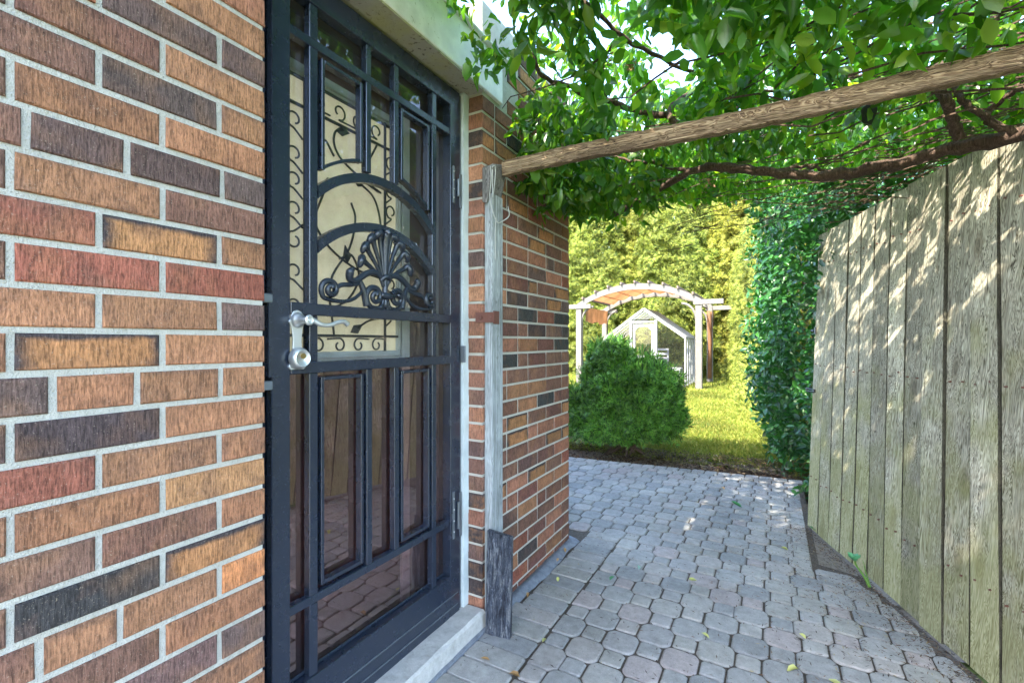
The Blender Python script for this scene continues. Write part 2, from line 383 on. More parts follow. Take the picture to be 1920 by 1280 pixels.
for i in range(-32, 24):
    for j in range(-34, 27):
        cx, cy = OX + i * p, OY + j * p
        big = (i + j) % 2 == 0
        jx, jy = rnd.uniform(-.0015, .0015), rnd.uniform(-.0015, .0015)
        if big:
            a, b = W2 + rnd.uniform(-.002, .002), w2 + .002
            poly = [(-a, -b), (-b, -a), (b, -a), (a, -b), (a, b), (b, a), (-b, a), (-a, b)]
        else:
            a = w2 - .001; poly = [(-a, -a), (a, -a), (a, a), (-a, a)]
        poly = [(cx + jx + x, cy + jy + y) for x, y in poly]
        # bounds
        if cy < 2.62: poly = clip(poly, -1, 0, -.248)
        else: poly = clip(poly, -1, 0, 2.5)
        poly = clip(poly, -.112, 1, 4.276 - .105) if poly else poly
        if poly and cy > 2.74: poly = clip(poly, 1, 0, 1.168)
        elif poly and cy > 2.56: poly = clip(poly, 1, 0, 1.172)
        if poly and cy <= 2.56: poly = clip(poly, 1, GS, GP1.x + GS * GP1.y - .012)
        if poly and cy < -1.5: poly = []
        if not poly or area(poly) < .0009: continue
        mx = sum(q[0] for q in poly) / len(poly); my = sum(q[1] for q in poly) / len(poly)
        if mx < 0 and my < 2.45: continue
        if mx > 2.3: continue
        pav.append((mx, my, poly))
# soldier course along the wall
y = -1.5
while y < 2.55:
    h = .0985 + rnd.uniform(-.002, .002)
    x0 = .058 if y > 1.72 else .03
    if not (y < 1.62 and y > .5) or True:
        pav.append((.15, y + h / 2, [(x0, y), (.240, y), (.240, y + h - .006), (x0, y + h - .006)]))
    y += h
# course along the far edge
x = -2.5
while x < 1.14:
    wd = .103
    pav.append((x + wd / 2, far_y(x) - .05, [(x, far_y(x) - .099), (x + wd - .006, far_y(x + wd) - .099), (x + wd - .006, far_y(x + wd)), (x, far_y(x))]))
    x += wd
# long cut pieces by the gate
for k, (ya, yb) in enumerate(((2.565, 2.603), (2.608, 2.663), (2.668, 2.722))):
    pav.append((1.28, (ya + yb) / 2, [(1.179, ya), (gate_x(ya) - .035, ya), (gate_x(yb) - .045, yb), (1.179, yb)]))
def paver_vf(cx, cy, poly, tilt=True):
    q = []; m = len(poly)
    for i in range(m):      # round every corner off
        A_, B_, C_ = poly[i - 1], poly[i], poly[(i + 1) % m]
        for D_ in (A_, C_):
            L = math.hypot(D_[0] - B_[0], D_[1] - B_[1]) or 1e-6; k = min(.0075 * rnd.uniform(.7, 1.3), L * .3) / L
            q.append((B_[0] + (D_[0] - B_[0]) * k, B_[1] + (D_[1] - B_[1]) * k))
    poly = q
    if sum(poly[i][0] * poly[(i + 1) % len(poly)][1] - poly[(i + 1) % len(poly)][0] * poly[i][1] for i in range(len(poly))) < 0: poly = poly[::-1]
    n = len(poly); dz = rnd.uniform(-.0018, .0018); tx, ty = rnd.uniform(-.012, .012), rnd.uniform(-.012, .012)
    def ring(ins, z):
        out = []
        for (x, y) in poly:
            vx, vy = x - cx, y - cy; L = math.hypot(vx, vy) or 1
            k = max(0, (L - ins) / L); X, Y = vx * k, vy * k
            out.append((X, Y, z + dz + (X * tx + Y * ty if z > -.02 else 0)))
        return out
    v = ring(0, -.04) + ring(0, -.0060) + ring(.0030, -.0018) + ring(.0085, 0)
    v.append((0, 0, rnd.uniform(.0004, .0010) + dz))
    f = []
    for r in range(3):
        for i in range(n): f.append((r * n + i, r * n + (i + 1) % n, (r + 1) * n + (i + 1) % n, (r + 1) * n + i))
    for i in range(n): f.append((3 * n + i, 3 * n + (i + 1) % n, 4 * n))
    return v, f
def vis_score(cx, cy):
    q = cam_uv(cx, cy, 0)
    if q is None or not (-30 < q[0] < 1950 and q[1] < 1300): return 1e9
    if cx < .25 and cy > 2.45:
        # hidden by the corner of the house?
        t = (0 - cx) / (CX - cx) if cx < 0 else 0
        if cx < 0 and cy + (CY - cy) * t < 2.43: return 1e9
    if cx > gate_x(cy) - .01 and cy < 3.3: return 1e9
    if cx < .3 and q[0] < 830: return 1e9
    return q[2]
pav.sort(key=lambda t: vis_score(t[0], t[1]))
rest = MB()
for k, (cx, cy, poly) in enumerate(pav):
    vv, ff = paver_vf(cx, cy, poly)
    if k < 296 and vis_score(cx, cy) < 1e8:
        o = link('paver', pymesh(vv, ff, False), MPAVER, patio, (cx, cy, 0))
    else: rest.add([(a + cx, b + cy, c) for a, b, c in vv], ff)
rest.build('pavers_joined', MPAVERJ, patio, kind='stuff').name = 'paving'
# cement fillet at the foot of the wall
mb = MB()
ys = np.linspace(1.66, 2.46, 24)
V = []
for yy in ys:
    wv = .052 + .008 * math.sin(yy * 13) + rnd.uniform(-.004, .004)
    V += [(-.01, yy, -.01), (-.01, yy, .018 + rnd.uniform(-.003, .003)), (wv * .6, yy, .006), (wv, yy, -.006)]
F = [(4 * i + k, 4 * i + 4 + k, 4 * i + 5 + k, 4 * i + 1 + k) for i in range(len(ys) - 1) for k in range(3)]
link('cement_fillet', pymesh(V, F, True), MSTRIP, patio)
mb.box(-.01, .028, -1.5, 1.66, -.03, .004); mb.box(-.012, .032, 1.05, 1.66, -.03, .007)
mb.build('cement_strip', MSTRIP, patio)

# ------------------------------------------------------------------ brick house
PAL = {'O': (.30, .138, .072), 'o': (.32, .138, .085), 'Y': (.33, .165, .075), 'B': (.185, .092, .064), 'D': (.115, .070, .060), 'R': (.25, .085, .055), 'K': (.055, .046, .045),
       'F': (.36, .165, .07), 'P': (.38, .18, .10), 'X': (.16, .07, .055), 'E': (.50, .20, .08)}
house = thing('brick_house', 'variegated brown brick house wall with white lintel over the doorway', 'house')
CP, Z0 = .0687, .0358 - .0687
BH = CP - .0108
brick_cache = {}
def brick_mesh(L, var):
    key = (round(L * 400), var)
    if key in brick_cache: return brick_cache[key]
    L = round(L * 400) / 400
    bm = bmesh.new(); v, f = box_vf(-.1, 0, -L / 2, L / 2, -BH / 2, BH / 2)
    vs = [bm.verts.new(q) for q in v]; [bm.faces.new([vs[i] for i in q]) for q in f]
    bmesh.ops.recalc_face_normals(bm, faces=bm.faces)
    ed = [e for e in bm.edges if all(q.co.x > -.05 for q in e.verts)]
    bmesh.ops.bevel(bm, geom=ed, offset=.0028, segments=1, affect='EDGES')
    r2 = random.Random(var * 100 + key[0])
    for q in bm.verts:
        q.co.y += r2.uniform(-.0008, .0008); q.co.z += r2.uniform(-.0008, .0008); q.co.x += r2.uniform(-.0006, .0006) if q.co.x > -.05 else 0
    me = bpy.data.meshes.new('brick'); bm.to_mesh(me); bm.free(); me.materials.append(MBRICK)
    brick_cache[key] = me; return me
bricks = []     # (y0,y1,zc,code)
left_rows = {   # course index -> list of (joint y list right to left, colour codes), measured from the doorway outwards
}
def zc(k): return Z0 + CP * (k + .5) + 0.0
# the mortar line at z=1.135 is the top of course 15 (k=15)
A = [.64, .4385, .2385, .0385, -.1615]
Bj = [.64, .5415, .3440, .1440, -.0560]
rows = {
 27: (A, 'oBOB'), 26: (A, 'OBDB'), 25: (Bj, 'DDBBO'), 24: (A, 'OBDO'), 23: (Bj, 'ODBBO'), 22: (A, 'OOBO'), 21: ([.64, .548, .3835, .2560, .15, -.05], 'DDDBO'),
 20: (A, 'BOBB'), 19: (Bj, 'OFRBO'), 18: (A, 'RRBO'), 17: (Bj, 'DOOBO'), 16: (A, 'OFOB'), 15: ([.64, .5440, .3990, .2860, .15, -.05], 'OOODO'), 14: (A, 'OKDO'),
 13: (Bj, 'OORBO'), 12: (A, 'YOOB'), 11: (Bj, 'OBBDO'), 10: (A, 'FKBO'), 9: ([.64, .5415, .3740, .27, .15, -.05], 'EOOBO'), 8: (A, 'OBOB'), 7: (Bj, 'DDBOO'), 6: (A, 'OOBD'), 5: (Bj, 'OKBOO')}
zfix = 1.135 - (Z0 + CP * 17)
for k in range(0, 34):
    js, cs = rows.get(k, (A if k % 2 == 0 else Bj, ''.join(rnd.choice('OOBDFYRo') for _ in range(5))))
    for i in range(len(js) - 1):
        bricks.append((js[i + 1], js[i], k, cs[i] if i < len(cs) else rnd.choice('OB')))
    y1 = js[-1]
    while y1 > -2.2:
        bricks.append((y1 - .2, y1, k, rnd.choice('OOBDFYo'))); y1 -= .2
# far side of the doorway: 1.539 to the corner at 2.429
for k in range(0, 36):
    y1 = 2.429; first = True
    while y1 > 1.545:
        L = (.1 if (k % 2 and first) else .1985); first = False
        if rnd.random() < .13 and L > .15: L = .0992
        y0 = y1 - L
        if y0 < 1.539 + .045: y0 = 1.539
        c = rnd.choice('ooBBDXKOFFRBDOXoBX') if y1 > 1.75 else rnd.choice('oOFBDoP')
        bricks.append((y0 if y0 > 1.54 else 1.534, y1, k, c)); y1 = y0
LZ0, LZ1 = 2.108, 2.292
joined = MB(); nb = 0
for (y0, y1, k, c) in bricks:
    z = zfix + zc(k)
    if k >= 31 and y0 < 1.66 : continue          # the lintel stands here
    if y0 < 1.66 and y1 < 1.53 and z > 2.30: continue
    if z > 2.46 or z < -.06: continue
    if y1 <= y0 + .03: continue
    g = .0108; L = y1 - y0 - g; yc = (y0 + y1) / 2
    if y0 < 1.536 and y0 > 1.5: L = y1 - 1.539 - g / 2; yc = (1.539 + y1 - g / 2) / 2
    if abs(y1 - .64) < 1e-6: L = y1 - y0 - g / 2; yc = (y0 + y1 + g / 2) / 2
    if abs(y1 - 2.429) < 1e-6: L = y1 - y0 - g / 2; yc = (y0 + y1 + g / 2) / 2
    seen = (y1 > .16 and y0 < .65 and in_view(0, max(yc, .2), z, 60)) or (y0 > 1.5 and z > 0)
    px = rnd.uniform(-.0012, .0014)
    if seen and nb < 300:
        o = link('brick', brick_mesh(L, rnd.randrange(3)), None, house, (px, yc, z)); nb += 1
        base = PAL[c]; f = rnd.uniform(.82, 1.15); h = rnd.uniform(-.012, .012)
        flash = 1 - (.95 if c in 'F' else (rnd.random() * .35 if c in 'OoBX' else 0))
        o.color = (min(1, base[0] * f + h), base[1] * f, base[2] * f, flash)
    else:
        joined.box(-.1, px, yc - L / 2, yc + L / 2, z - BH / 2, z + BH / 2)
# rear face of the house, seen only from the side, and the bricks out of view
for k in range(0, 36):
    z = zfix + zc(k)
    if z < 0: continue
    x = -.105 if k % 2 else -.105 - .1
    if x < -.15: joined.box(-.2, -.11, 2.329, 2.4235, z - BH / 2, z + BH / 2)
    while x > -3.6:
        joined.box(x - .189, x, 2.329, 2.4235, z - BH / 2, z + BH / 2); x -= .2
joined.build('brickwork', MBRICKJ, house, kind='stuff')
print('bricks', nb)
mo = MB()
mo.box(-.098, -.0045, -2.2, .636, -.05, 2.30)
mo.box(-.098, -.0045, 1.5425, 2.424, -.05, 2.47)
mo.box(-.098, -.0045, .636, 1.5425, 2.20, 2.295)
mo.box(-3.8, -.11, 2.335, 2.419, -.05, 2.47)
mo.build('mortar', MMORT, house)
# white lintel with a rough painted soffit
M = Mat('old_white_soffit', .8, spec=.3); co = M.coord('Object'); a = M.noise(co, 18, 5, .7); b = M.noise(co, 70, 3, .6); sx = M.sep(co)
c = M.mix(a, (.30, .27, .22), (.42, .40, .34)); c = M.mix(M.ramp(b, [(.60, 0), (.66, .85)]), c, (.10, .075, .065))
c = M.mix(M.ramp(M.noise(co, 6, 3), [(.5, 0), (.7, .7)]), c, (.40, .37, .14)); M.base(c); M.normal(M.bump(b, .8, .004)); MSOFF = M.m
MB().box(-.10, .010, .42, 1.680, LZ0 + .003, LZ1).build('lintel', MWHITE, house, bevel=.003)
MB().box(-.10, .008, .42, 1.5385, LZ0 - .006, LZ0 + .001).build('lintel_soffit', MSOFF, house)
MB().box(-.14, .030, .30, 1.70, LZ1 + .001, LZ1 + .012).build('lintel_flashing', MWHITE, house, bevel=.002)
# roof (rises away from the wall)
rf = MB(); rf.add([(-.03, -2.2, 2.312), (-.03, 2.72, 2.312), (-3.6, 2.72, 6.2), (-3.6, -2.2, 6.2), (-.10, -2.2, 2.312), (-.10, 2.72, 2.312), (-3.6, 2.72, 6.1), (-3.6, -2.2, 6.1), ],
       [(0, 1, 2, 3), (4, 7, 6, 5), (0, 4, 5, 1), (1, 5, 6, 2), (0, 3, 7, 4), (2, 6, 7, 3)])
rf.add([(-.2, 2.33, 2.40), (-3.6, 2.33, 2.40), (-3.6, 2.33, 6.05), (-.2, 2.42, 2.40), (-3.6, 2.42, 2.40), (-3.6, 2.42, 6.05)], [(0, 1, 2), (3, 5, 4), (0, 3, 4, 1), (1, 4, 5, 2), (0, 2, 5, 3)])
rf.build('roof', m_stone('asphalt_shingle', (.06, .055, .05), (.12, .11, .10), 60), house)

# door sill
sill = MB()
pts = 14
V = []; 
for i in range(pts + 1):
    yy = .60 + (1.530 - .60) * i / pts
    j = lambda: rnd.uniform(-.0025, .0025)
    V += [(-.12, yy, .066), (.008 + j(), yy, .069 + j()), (.018 + j(), yy, .060 + j()), (.021 + j(), yy, -.02)]
F = [(4 * i + k, 4 * i + 1 + k, 4 * i + 5 + k, 4 * i + 4 + k) for i in range(pts) for k in range(3)] + [(0, 3, 2, 1), (4 * pts, 4 * pts + 1, 4 * pts + 2, 4 * pts + 3)]
s_ = link('door_sill', pymesh(V, F), MCONC)
bm = bmesh.new(); bm.from_mesh(s_.data); bmesh.ops.recalc_face_normals(bm, faces=bm.faces); bm.to_mesh(s_.data); bm.free()
tag(s_, 'rough grey concrete sill under the dark security door', 'door sill')

# ------------------------------------------------------------------ security door (x = -.075 plane)
DX = -.075
door = thing('security_door', 'navy black steel security door with palmette grille and glass', 'door', (DX, 0, 0))
def bar(y0, y1, z0, z1, d0=-.024, d1=0.0, name='grille_bar', bevel=.0016):
    return MB().box(d0, d1, y0, y1, z0, z1).build(name, MDOOR, door, bevel=bevel)
bar(.702, .752, .050, 2.088, -.034, .004, 'stile'); bar(1.424, 1.484, .050, 2.088, -.034, .004, 'stile')
bar(.752, 1.424, 2.020, 2.088, -.034, .0036, 'top_rail')
bar(.752, 1.424, .050, .222, -.034, .0036, 'kick_panel')
for z in (.098, .142): MB().box(.0036, .0062, .753, 1.470, z, z + .004).build('kick_panel_bead', MSTEEL, door)
bar(1.486, 1.503, .050, 2.088, -.06, -.004, 'door_frame'); bar(.640, .700, .040, 2.10, -.07, -.020, 'door_frame')
bar(.640, 1.503, 2.090, 2.1005, -.07, -.010, 'door_frame')
# horizontal bars
bar(.752, 1.424, 1.905, 1.929, name='grille_bar')
bar(.752, 1.424, 1.187, 1.218, -.024, .007, 'mid_rail'); bar(.752, 1.424, 1.033, 1.063, -.024, .007, 'mid_rail')
bar(.752, 1.424, .414, .437)
# vertical bars, upper part
for y0, y1, z0, z1 in ((.812, .838, 1.929, 2.020), (.812, .838, 1.218, 1.905), (1.322, 1.346, 1.929, 2.020), (1.322, 1.346, 1.218, 1.905),
                       (1.010, 1.030, 1.929, 2.020), (1.010, 1.030, 1.632, 1.905), (1.129, 1.150, 1.929, 2.020), (1.129, 1.150, 1.632, 1.905),
                       (.812, .838, 1.063, 1.187), (1.322, 1.346, 1.063, 1.187),
                       (.812, .838, .437, 1.033), (1.322, 1.346, .437, 1.033), (.812, .838, .222, .414), (1.322, 1.346, .222, .414),
                       (1.012, 1.034, .437, 1.033), (1.130, 1.152, .437, 1.033)):
    bar(y0, y1, z0, z1, -.024, -.0008)
# inset rectangular frames
def inset(y0, y1, z1, lowz, t=.010):
    for f in (MB().box(-.026, -.002, y0, y0 + t, lowz(y0 + t / 2), z1), MB().box(-.026, -.002, y1 - t, y1, lowz(y1 - t / 2), z1), MB().box(-.026, -.002, y0 + t, y1 - t, z1 - t, z1)):
        f.build('inset_bar', MDOOR, door, bevel=.0012)
    n = 8; pl = [(y0 + t + (y1 - y0 - 2 * t) * i / n) for i in range(n + 1)]
    poly = [(yy, lowz(yy)) for yy in pl] + [(yy, lowz(yy) + t) for yy in reversed(pl)]
    MB().prism(poly, -.025, -.003).build('inset_bar', MDOOR, door)
RA = .3640
def arcz(y, top, cy=1.08): return top - RA + math.sqrt(max(0, RA * RA - (y - cy) ** 2))
inset(.852, .999, 1.893, lambda y: arcz(y, 1.665))
inset(1.163, 1.310, 1.893, lambda y: arcz(y, 1.665))
inset(.850, 1.001, 1.020, lambda y: .450); inset(1.164, 1.311, 1.020, lambda y: .450)
def arch(top, wd=.026):
    n = 26; poly = []
    for i in range(n + 1):
        y = .838 + (1.322 - .838) * i / n; poly.append((y, arcz(y, top)))
    r2 = RA - wd
    for i in range(n, -1, -1):
        y = .838 + (1.322 - .838) * i / n; poly.append((y, top - RA + math.sqrt(max(1e-6, r2 * r2 - (y - 1.08) ** 2))))
    v = [(DX * 0 - .024, a, b) for a, b in poly] + [(.0005, a, b) for a, b in poly]; N = len(poly); h = n + 1
    f = []
    for i in range(n):
        a, b, c_, d_ = i, i + 1, N - 2 - i, N - 1 - i
        f += [(a, b, c_, d_), (a + N, d_ + N, c_ + N, b + N), (a, a + N, b + N, b), (d_, c_, c_ + N, d_ + N)]
    MB().add(v, f).build('arch_bar', MDOOR, door)
arch(1.632); arch(1.484)
# glass behind the grille
MGL = m_glass('door_glass', 1.75, (.86, .86, .84), (.85, .80, .80), .03)
MGL2 = m_glass('door_glass_lower', 3.4, (.80, .66, .66), (.95, .74, .72), .02)
def pane(y0, y1, z0, z1, m):
    MB().box(-.0335, -.0305, y0, y1, z0, z1).build('glass_pane', m, door)
pane(.753, 1.423, 1.05, 2.019, MGL); pane(.753, 1.423, .223, 1.048, MGL2)
bar(.753, 1.423, .223, .232, -.030, -.024, 'glazing_bead')
# palmette ornament
MCAST = m_paint('cast_iron_blue_black', (.014, .020, .032), .32, .6)
orn = MB(); cy0 = 1.086
def opath(pts, rr, sides=8, n=7, mirror=True, x=.000):
    P = smooth_path([(x + (q[2] if len(q) > 2 else 0), q[0], q[1]) for q in pts], n); m = len(P)
    rad = [1.22 * np.interp(i / (m - 1), np.linspace(0, 1, len(rr)), rr) for i in range(m)]
    orn.tube(P, rad, sides)
    if mirror: orn.tube([(q[0], 2 * cy0 - q[1], q[2]) for q in P], rad, sides)
opath([(cy0, 1.225), (cy0, 1.30), (cy0, 1.38), (cy0, 1.45, .006), (cy0, 1.462, .014), (cy0, 1.452, .020)], [.010, .007, .009, .0125, .011, .008], mirror=False)
for (ty, tz, k) in ((.026, 1.453, 1.0), (.056, 1.437, 1.1), (.083, 1.408, 1.15), (.099, 1.367, 1.1)):
    b0 = (cy0 + .006, 1.305); t_ = (cy0 + ty, tz)
    dx, dz = t_[0] - b0[0], t_[1] - b0[1]; L = math.hypot(dx, dz); nx, nz = dz / L, -dx / L
    opath([b0, (b0[0] + dx * .45 - nx * .004, b0[1] + dz * .45 - nz * .004), (b0[0] + dx * .85 - nx * .002, b0[1] + dz * .85), (t_[0], t_[1], .006), (t_[0] + nx * .012, t_[1] + nz * .012 - .001, .010), (t_[0] + nx * .017, t_[1] + nz * .017 - .010, .006), (t_[0] + nx * .013, t_[1] + nz * .013 - .018, .002)],
          [.0042, .005, .0068, .0095, .0095, .0075, .004])
opath([(cy0 + .020, 1.306), (cy0 + .010, 1.318, .008), (cy0, 1.322, .010), (cy0 - .010, 1.318, .008), (cy0 - .020, 1.306)], [.004, .006, .007, .006, .004], mirror=False)
# volutes beside the stem
def spiral(c, r0, r1, a0, turns, n=26):
    return [(c[0] + (r0 + (r1 - r0) * i / n) * math.cos(a0 + turns * 2 * math.pi * i / n), c[1] + (r0 + (r1 - r0) * i / n) * math.sin(a0 + turns * 2 * math.pi * i / n), .012 * i / n) for i in range(n + 1)]
opath([(cy0 + .004, 1.222), (cy0 + .020, 1.222)] + spiral((cy0 + .049, 1.256), .036, .006, R(-100), 1.6), [.005, .007, .008, .0075, .006, .006, .009], n=2)
opath([(cy0 - .028, 1.262, .012), (cy0, 1.260, .014), (cy0 + .028, 1.262, .012)], [.007, .010, .007], mirror=False)
opath([(cy0 + .006, 1.29), (cy0 + .022, 1.322), (cy0 + .052, 1.330), (cy0 + .085, 1.318), (cy0 + .118, 1.296), (cy0 + .140, 1.300), (cy0 + .146, 1.318, .008), (cy0 + .138, 1.328, .010)], [.005, .007, .008, .0085, .008, .009, .010, .006])
opath([(cy0 + .075, 1.225), (cy0 + .085, 1.262), (cy0 + .100, 1.292), (cy0 + .118, 1.300)], [.010, .009, .007, .004])
opath([(cy0 + .085, 1.275), (cy0 + .120, 1.245), (cy0 + .160, 1.232), (cy0 + .200, 1.232)] + spiral((cy0 + .213, 1.262), .029, .005, R(-60), 1.55), [.004, .006, .007, .0075, .007, .006, .008], n=2)
opath([(cy0 + .095, 1.290), (cy0 + .140, 1.282), (cy0 + .170, 1.278), (cy0 + .198, 1.262)], [.004, .006, .006, .004])
opath([(cy0 + .006, 1.27), (cy0 + .012, 1.235), (cy0 + .022, 1.221)], [.006, .007, .008])
orn.build('palmette_ornament', MCAST, door, smooth=True)
# lock set
lock = MB()
pl = [(-.019, -.073), (-.025, -.066), (-.018, -.052), (-.014, -.03), (-.012, 0), (-.014, .025), (-.020, .045), (-.025, .050), (-.019, .056), (-.017, .066), (-.011, .076), (0, .080)]
pl = pl + [(-a, b) for a, b in reversed(pl[:-1])]
lk = lock.prism([(.769 + a * 1.0, 1.118 + b) for a, b in pl], .004, .009).build('lock_plate', MNICKEL, door, bevel=.0008)
MB().add(*lathe_vf([(.0, 0), (.020, 0), (.020, .004), (.016, .010), (.011, .016), (.009, .034), (.011, .040), (.0, .040)], (.009, .769, 1.172), (1, 0, 0), 24)).build('lever_rose', MNICKEL, lk, smooth=True)
pth = smooth_path([(.047, .767, 1.171), (.050, .785, 1.170), (.054, .805, 1.161), (.055, .830, 1.160), (.055, .855, 1.168), (.054, .878, 1.171), (.052, .892, 1.164)], 6)
lv = MB().tube(pth, [np.interp(i / (len(pth) - 1), [0, .15, .4, .8, 1], [.010, .0075, .0055, .006, .0075]) for i in range(len(pth))], 10)
lv.add(*lathe_vf([(.0, 0), (.013, 0), (.014, .004), (.011, .008), (.008, .009), (.007, .006), (.0, .006)], (.050, .770, 1.171), (1, 0, 0), 20)); lv.build('lever_handle', MNICKEL, lk, smooth=True)
MB().add(*lathe_vf([(.0, 0), (.027, 0), (.029, .003), (.0265, .012), (.0215, .022), (.020, .0225), (.019, .020), (.0, .020)], (.009, .770, 1.074), (1, 0, 0), 28)).build('cylinder_collar', MNICKEL, lk, smooth=True)
MB().add(*lathe_vf([(.0, 0), (.007, 0), (.007, .003), (.0, .003)], (.029, .770, 1.080), (1, 0, 0), 16)).build('keyhole', m_paint('brass', (.35, .25, .10), .35, metal=1), lk)
# strike guard on the frame
MB().box(-.018, .010, .690, .701, 1.03, 1.215).build('strike_guard', MDOOR, door, bevel=.001)
for z in (1.222, 1.010): MB().box(-.018, .012, .674, .700, z - .011, z + .011).build('guard_clip', MSTEEL, door, bevel=.002)
# hinges
for z0, z1 in ((1.640, 1.795), (.352, .545)):
    h = MB(); h.box(.004, .0075, 1.436, 1.450, z0 + .008, z1 - .004).build('hinge', MSTEEL, door, bevel=.0015)
    hh = MB().box(.0, .0035, 1.486, 1.500, z0, z1 - .02).build('hinge_leaf', MSTEEL, door, bevel=.0015)
    k = MB().tube([(.010, 1.468, z0 + .04), (.010, 1.468, z1 - .05)], .006, 10).build('hinge_knuckle', MSTEEL, door, smooth=False)
    s = MB()
    for q in (.15, .38, .62, .85):
        s.add(*lathe_vf([(0, 0), (.0030, 0), (.0022, .0015), (0, .0015)], (.0076, 1.443, z0 + .008 + (z1 - z0 - .012) * q), (1, 0, 0), 8))
    s.build('hinge_screws', MNICKEL, door, kind='stuff')
MB().box(.0, .022, 1.492, 1.500, 1.035, 1.100).build('deadbolt_keep', MSTEEL, door, bevel=.001)
# pale bead of caulk between frame and brick reveal
cm = MB(); zz = np.linspace(.066, 2.10, 40)
for i in range(len(zz) - 1):
    a = rnd.uniform(0, .003); cm.box(-.088, -.068 + a, 1.504, 1.5385, zz[i], zz[i + 1] + .0001 * (i % 2))
ck = cm.build('caulk_bead', MCAULK); tag(ck, 'pale grey caulk bead between dark door frame and brick pier', 'caulk'); 

# ------------------------------------------------------------------ inner door (behind the glass)
IX = -.22
inner = thing('inner_door', 'brown inner door with beige window and wrought iron scrollwork', 'door', (IX, 0, 0))
MB().box(-.045, 0, .66, 1.310, .07, 2.075).build('door_slab', MDARK, inner)
MB().box(.0005, .005, .70, 1.300, .09, 1.02).build('lower_panel', MMAROON, inner, bevel=.002)
for k_, (a, b) in enumerate(((1.312, 1.354), (1.500, 1.53))): MB().box(-.02, .010, a, b, .07, 2.03).build('trim_strip', MTRIM, inner, bevel=.002)
MB().box(-.03, .002, 1.356, 1.498, .07, 2.075).build('side_jamb', MDARK, inner)
# mouldings around the window
for (y0, y1, z0, z1) in ((.800, 1.300, 1.895, 1.935), (.800, 1.300, 1.055, 1.085), (.800, .822, 1.085, 1.895), (1.283, 1.300, 1.085, 1.895)):
    MB().box(.0, .012, y0, y1, z0, z1).build('window_frame', MTRIM, inner, bevel=.003)
    MB().box(.0, .019, y0 + .006 if y1 - y0 > .1 else y0 + .004, y1 - .006 if y1 - y0 > .1 else y1 - .004, z0 + .008 if z1 - z0 < .1 else z0, z1 - .012 if z1 - z0 < .1 else z1).build('window_frame', MTRIM, inner, bevel=.003)
MB().box(.0005, .003, .820, 1.285, 1.084, 1.896).build('window_panel', MBEIGE, inner)
def grille(pts, r=.0032, name='scroll', x=.013, n=6, smooth_=True):
    P = smooth_path([(x, a, b) for a, b in pts], n) if smooth_ else [(x, a, b) for a, b in pts]
    return MB().tube(P, r, 6).build(name, MIRON, inner, smooth=True)
for (a, b, c_, d_) in ((.895, 1.084, .895, 1.896), (1.220, 1.084, 1.220, 1.896), (.822, 1.807, 1.283, 1.807), (.822, 1.135, 1.283, 1.135), (.822, 1.888, 1.283, 1.888)):
    grille([(a, b), (c_, d_)], .0050, 'grille_rod', smooth_=False)
def spir(c, r0, r1, a0, turns, n=12): return [(q[0], q[1]) for q in spiral(c, r0, r1, a0, turns, n)]
def cscroll(c, r, a0, turns=.9, tail=None):
    pts = spir(c, r, r * .45, a0, turns)
    if tail: pts = [tail] + pts
    grille(pts, .0030, 'scroll')
for z in (1.76, 1.66, 1.585, 1.50, 1.41, 1.32, 1.22):      # borders left and right
    for s_, yb in ((-1, .860), (1, 1.250)):
        up = 1 if int(z * 100) % 2 else -1
        cscroll((yb, z), .027, R(90 * up), .95 * up, (yb - s_ * .028, z + up * .05))
for yb in (.94, 1.02, 1.10, 1.18):                            # borders top and bottom
    cscroll((yb, 1.848), .026, R(-90), .9 if yb < 1.06 else -.9, (yb + (.045 if yb < 1.06 else -.045), 1.822))
    cscroll((yb, 1.105), .022, R(90), -.9 if yb < 1.06 else .9, (yb + (-.045 if yb < 1.06 else .045), 1.125))
vines = [[(1.000, 1.135), (.985, 1.30), (1.06, 1.42), (1.085, 1.52), (1.068, 1.572)], [(1.20, 1.36), (1.20, 1.52), (1.17, 1.61), (1.110, 1.645)],
         [(.90, 1.52), (.97, 1.42), (1.08, 1.36), (1.19, 1.34)], [(.93, 1.50), (.955, 1.56), (.968, 1.595)], [(1.19, 1.64), (1.12, 1.66), (1.03, 1.70), (1.00, 1.74), (1.005, 1.78), (1.03, 1.79)],
         [(1.18, 1.80), (1.14, 1.72), (1.15, 1.66), (1.20, 1.64)], [(.90, 1.26), (.96, 1.22), (1.05, 1.25), (1.10, 1.33), (1.07, 1.40), (1.02, 1.38)], [(1.22, 1.20), (1.15, 1.19), (1.10, 1.165)], [(.905, 1.70), (.96, 1.74), (1.0, 1.70)]]
for q in vines: grille(q, .0036, 'vine_scroll')
for (y, z, a) in ((1.096, 1.650, 160), (.968, 1.60, 70), (1.035, 1.792, 10), (1.092, 1.160, 30), (.915, 1.255, 150), (1.05, 1.40, 100)):
    u_ = Vector((0, math.cos(R(a)), math.sin(R(a)))); n_ = Vector((0, -u_.z, u_.y)); o_ = Vector((.0125, y, z))
    v = [o_ - u_ * .028, o_ + n_ * .016 + Vector((.003, 0, 0)) - u_ * .006, o_ + u_ * .030, o_ - n_ * .016 + Vector((.003, 0, 0)) - u_ * .006, o_ + Vector((.006, 0, 0))]
    v += [q - Vector((.004, 0, 0)) for q in v[:4]]
    MB().add(v, [(0, 1, 4), (1, 2, 4), (2, 3, 4), (3, 0, 4), (0, 5, 6, 1), (1, 6, 7, 2), (2, 7, 8, 3), (3, 8, 5, 0), (5, 8, 7, 6)]).build('leaf_ornament', MIRON, inner)
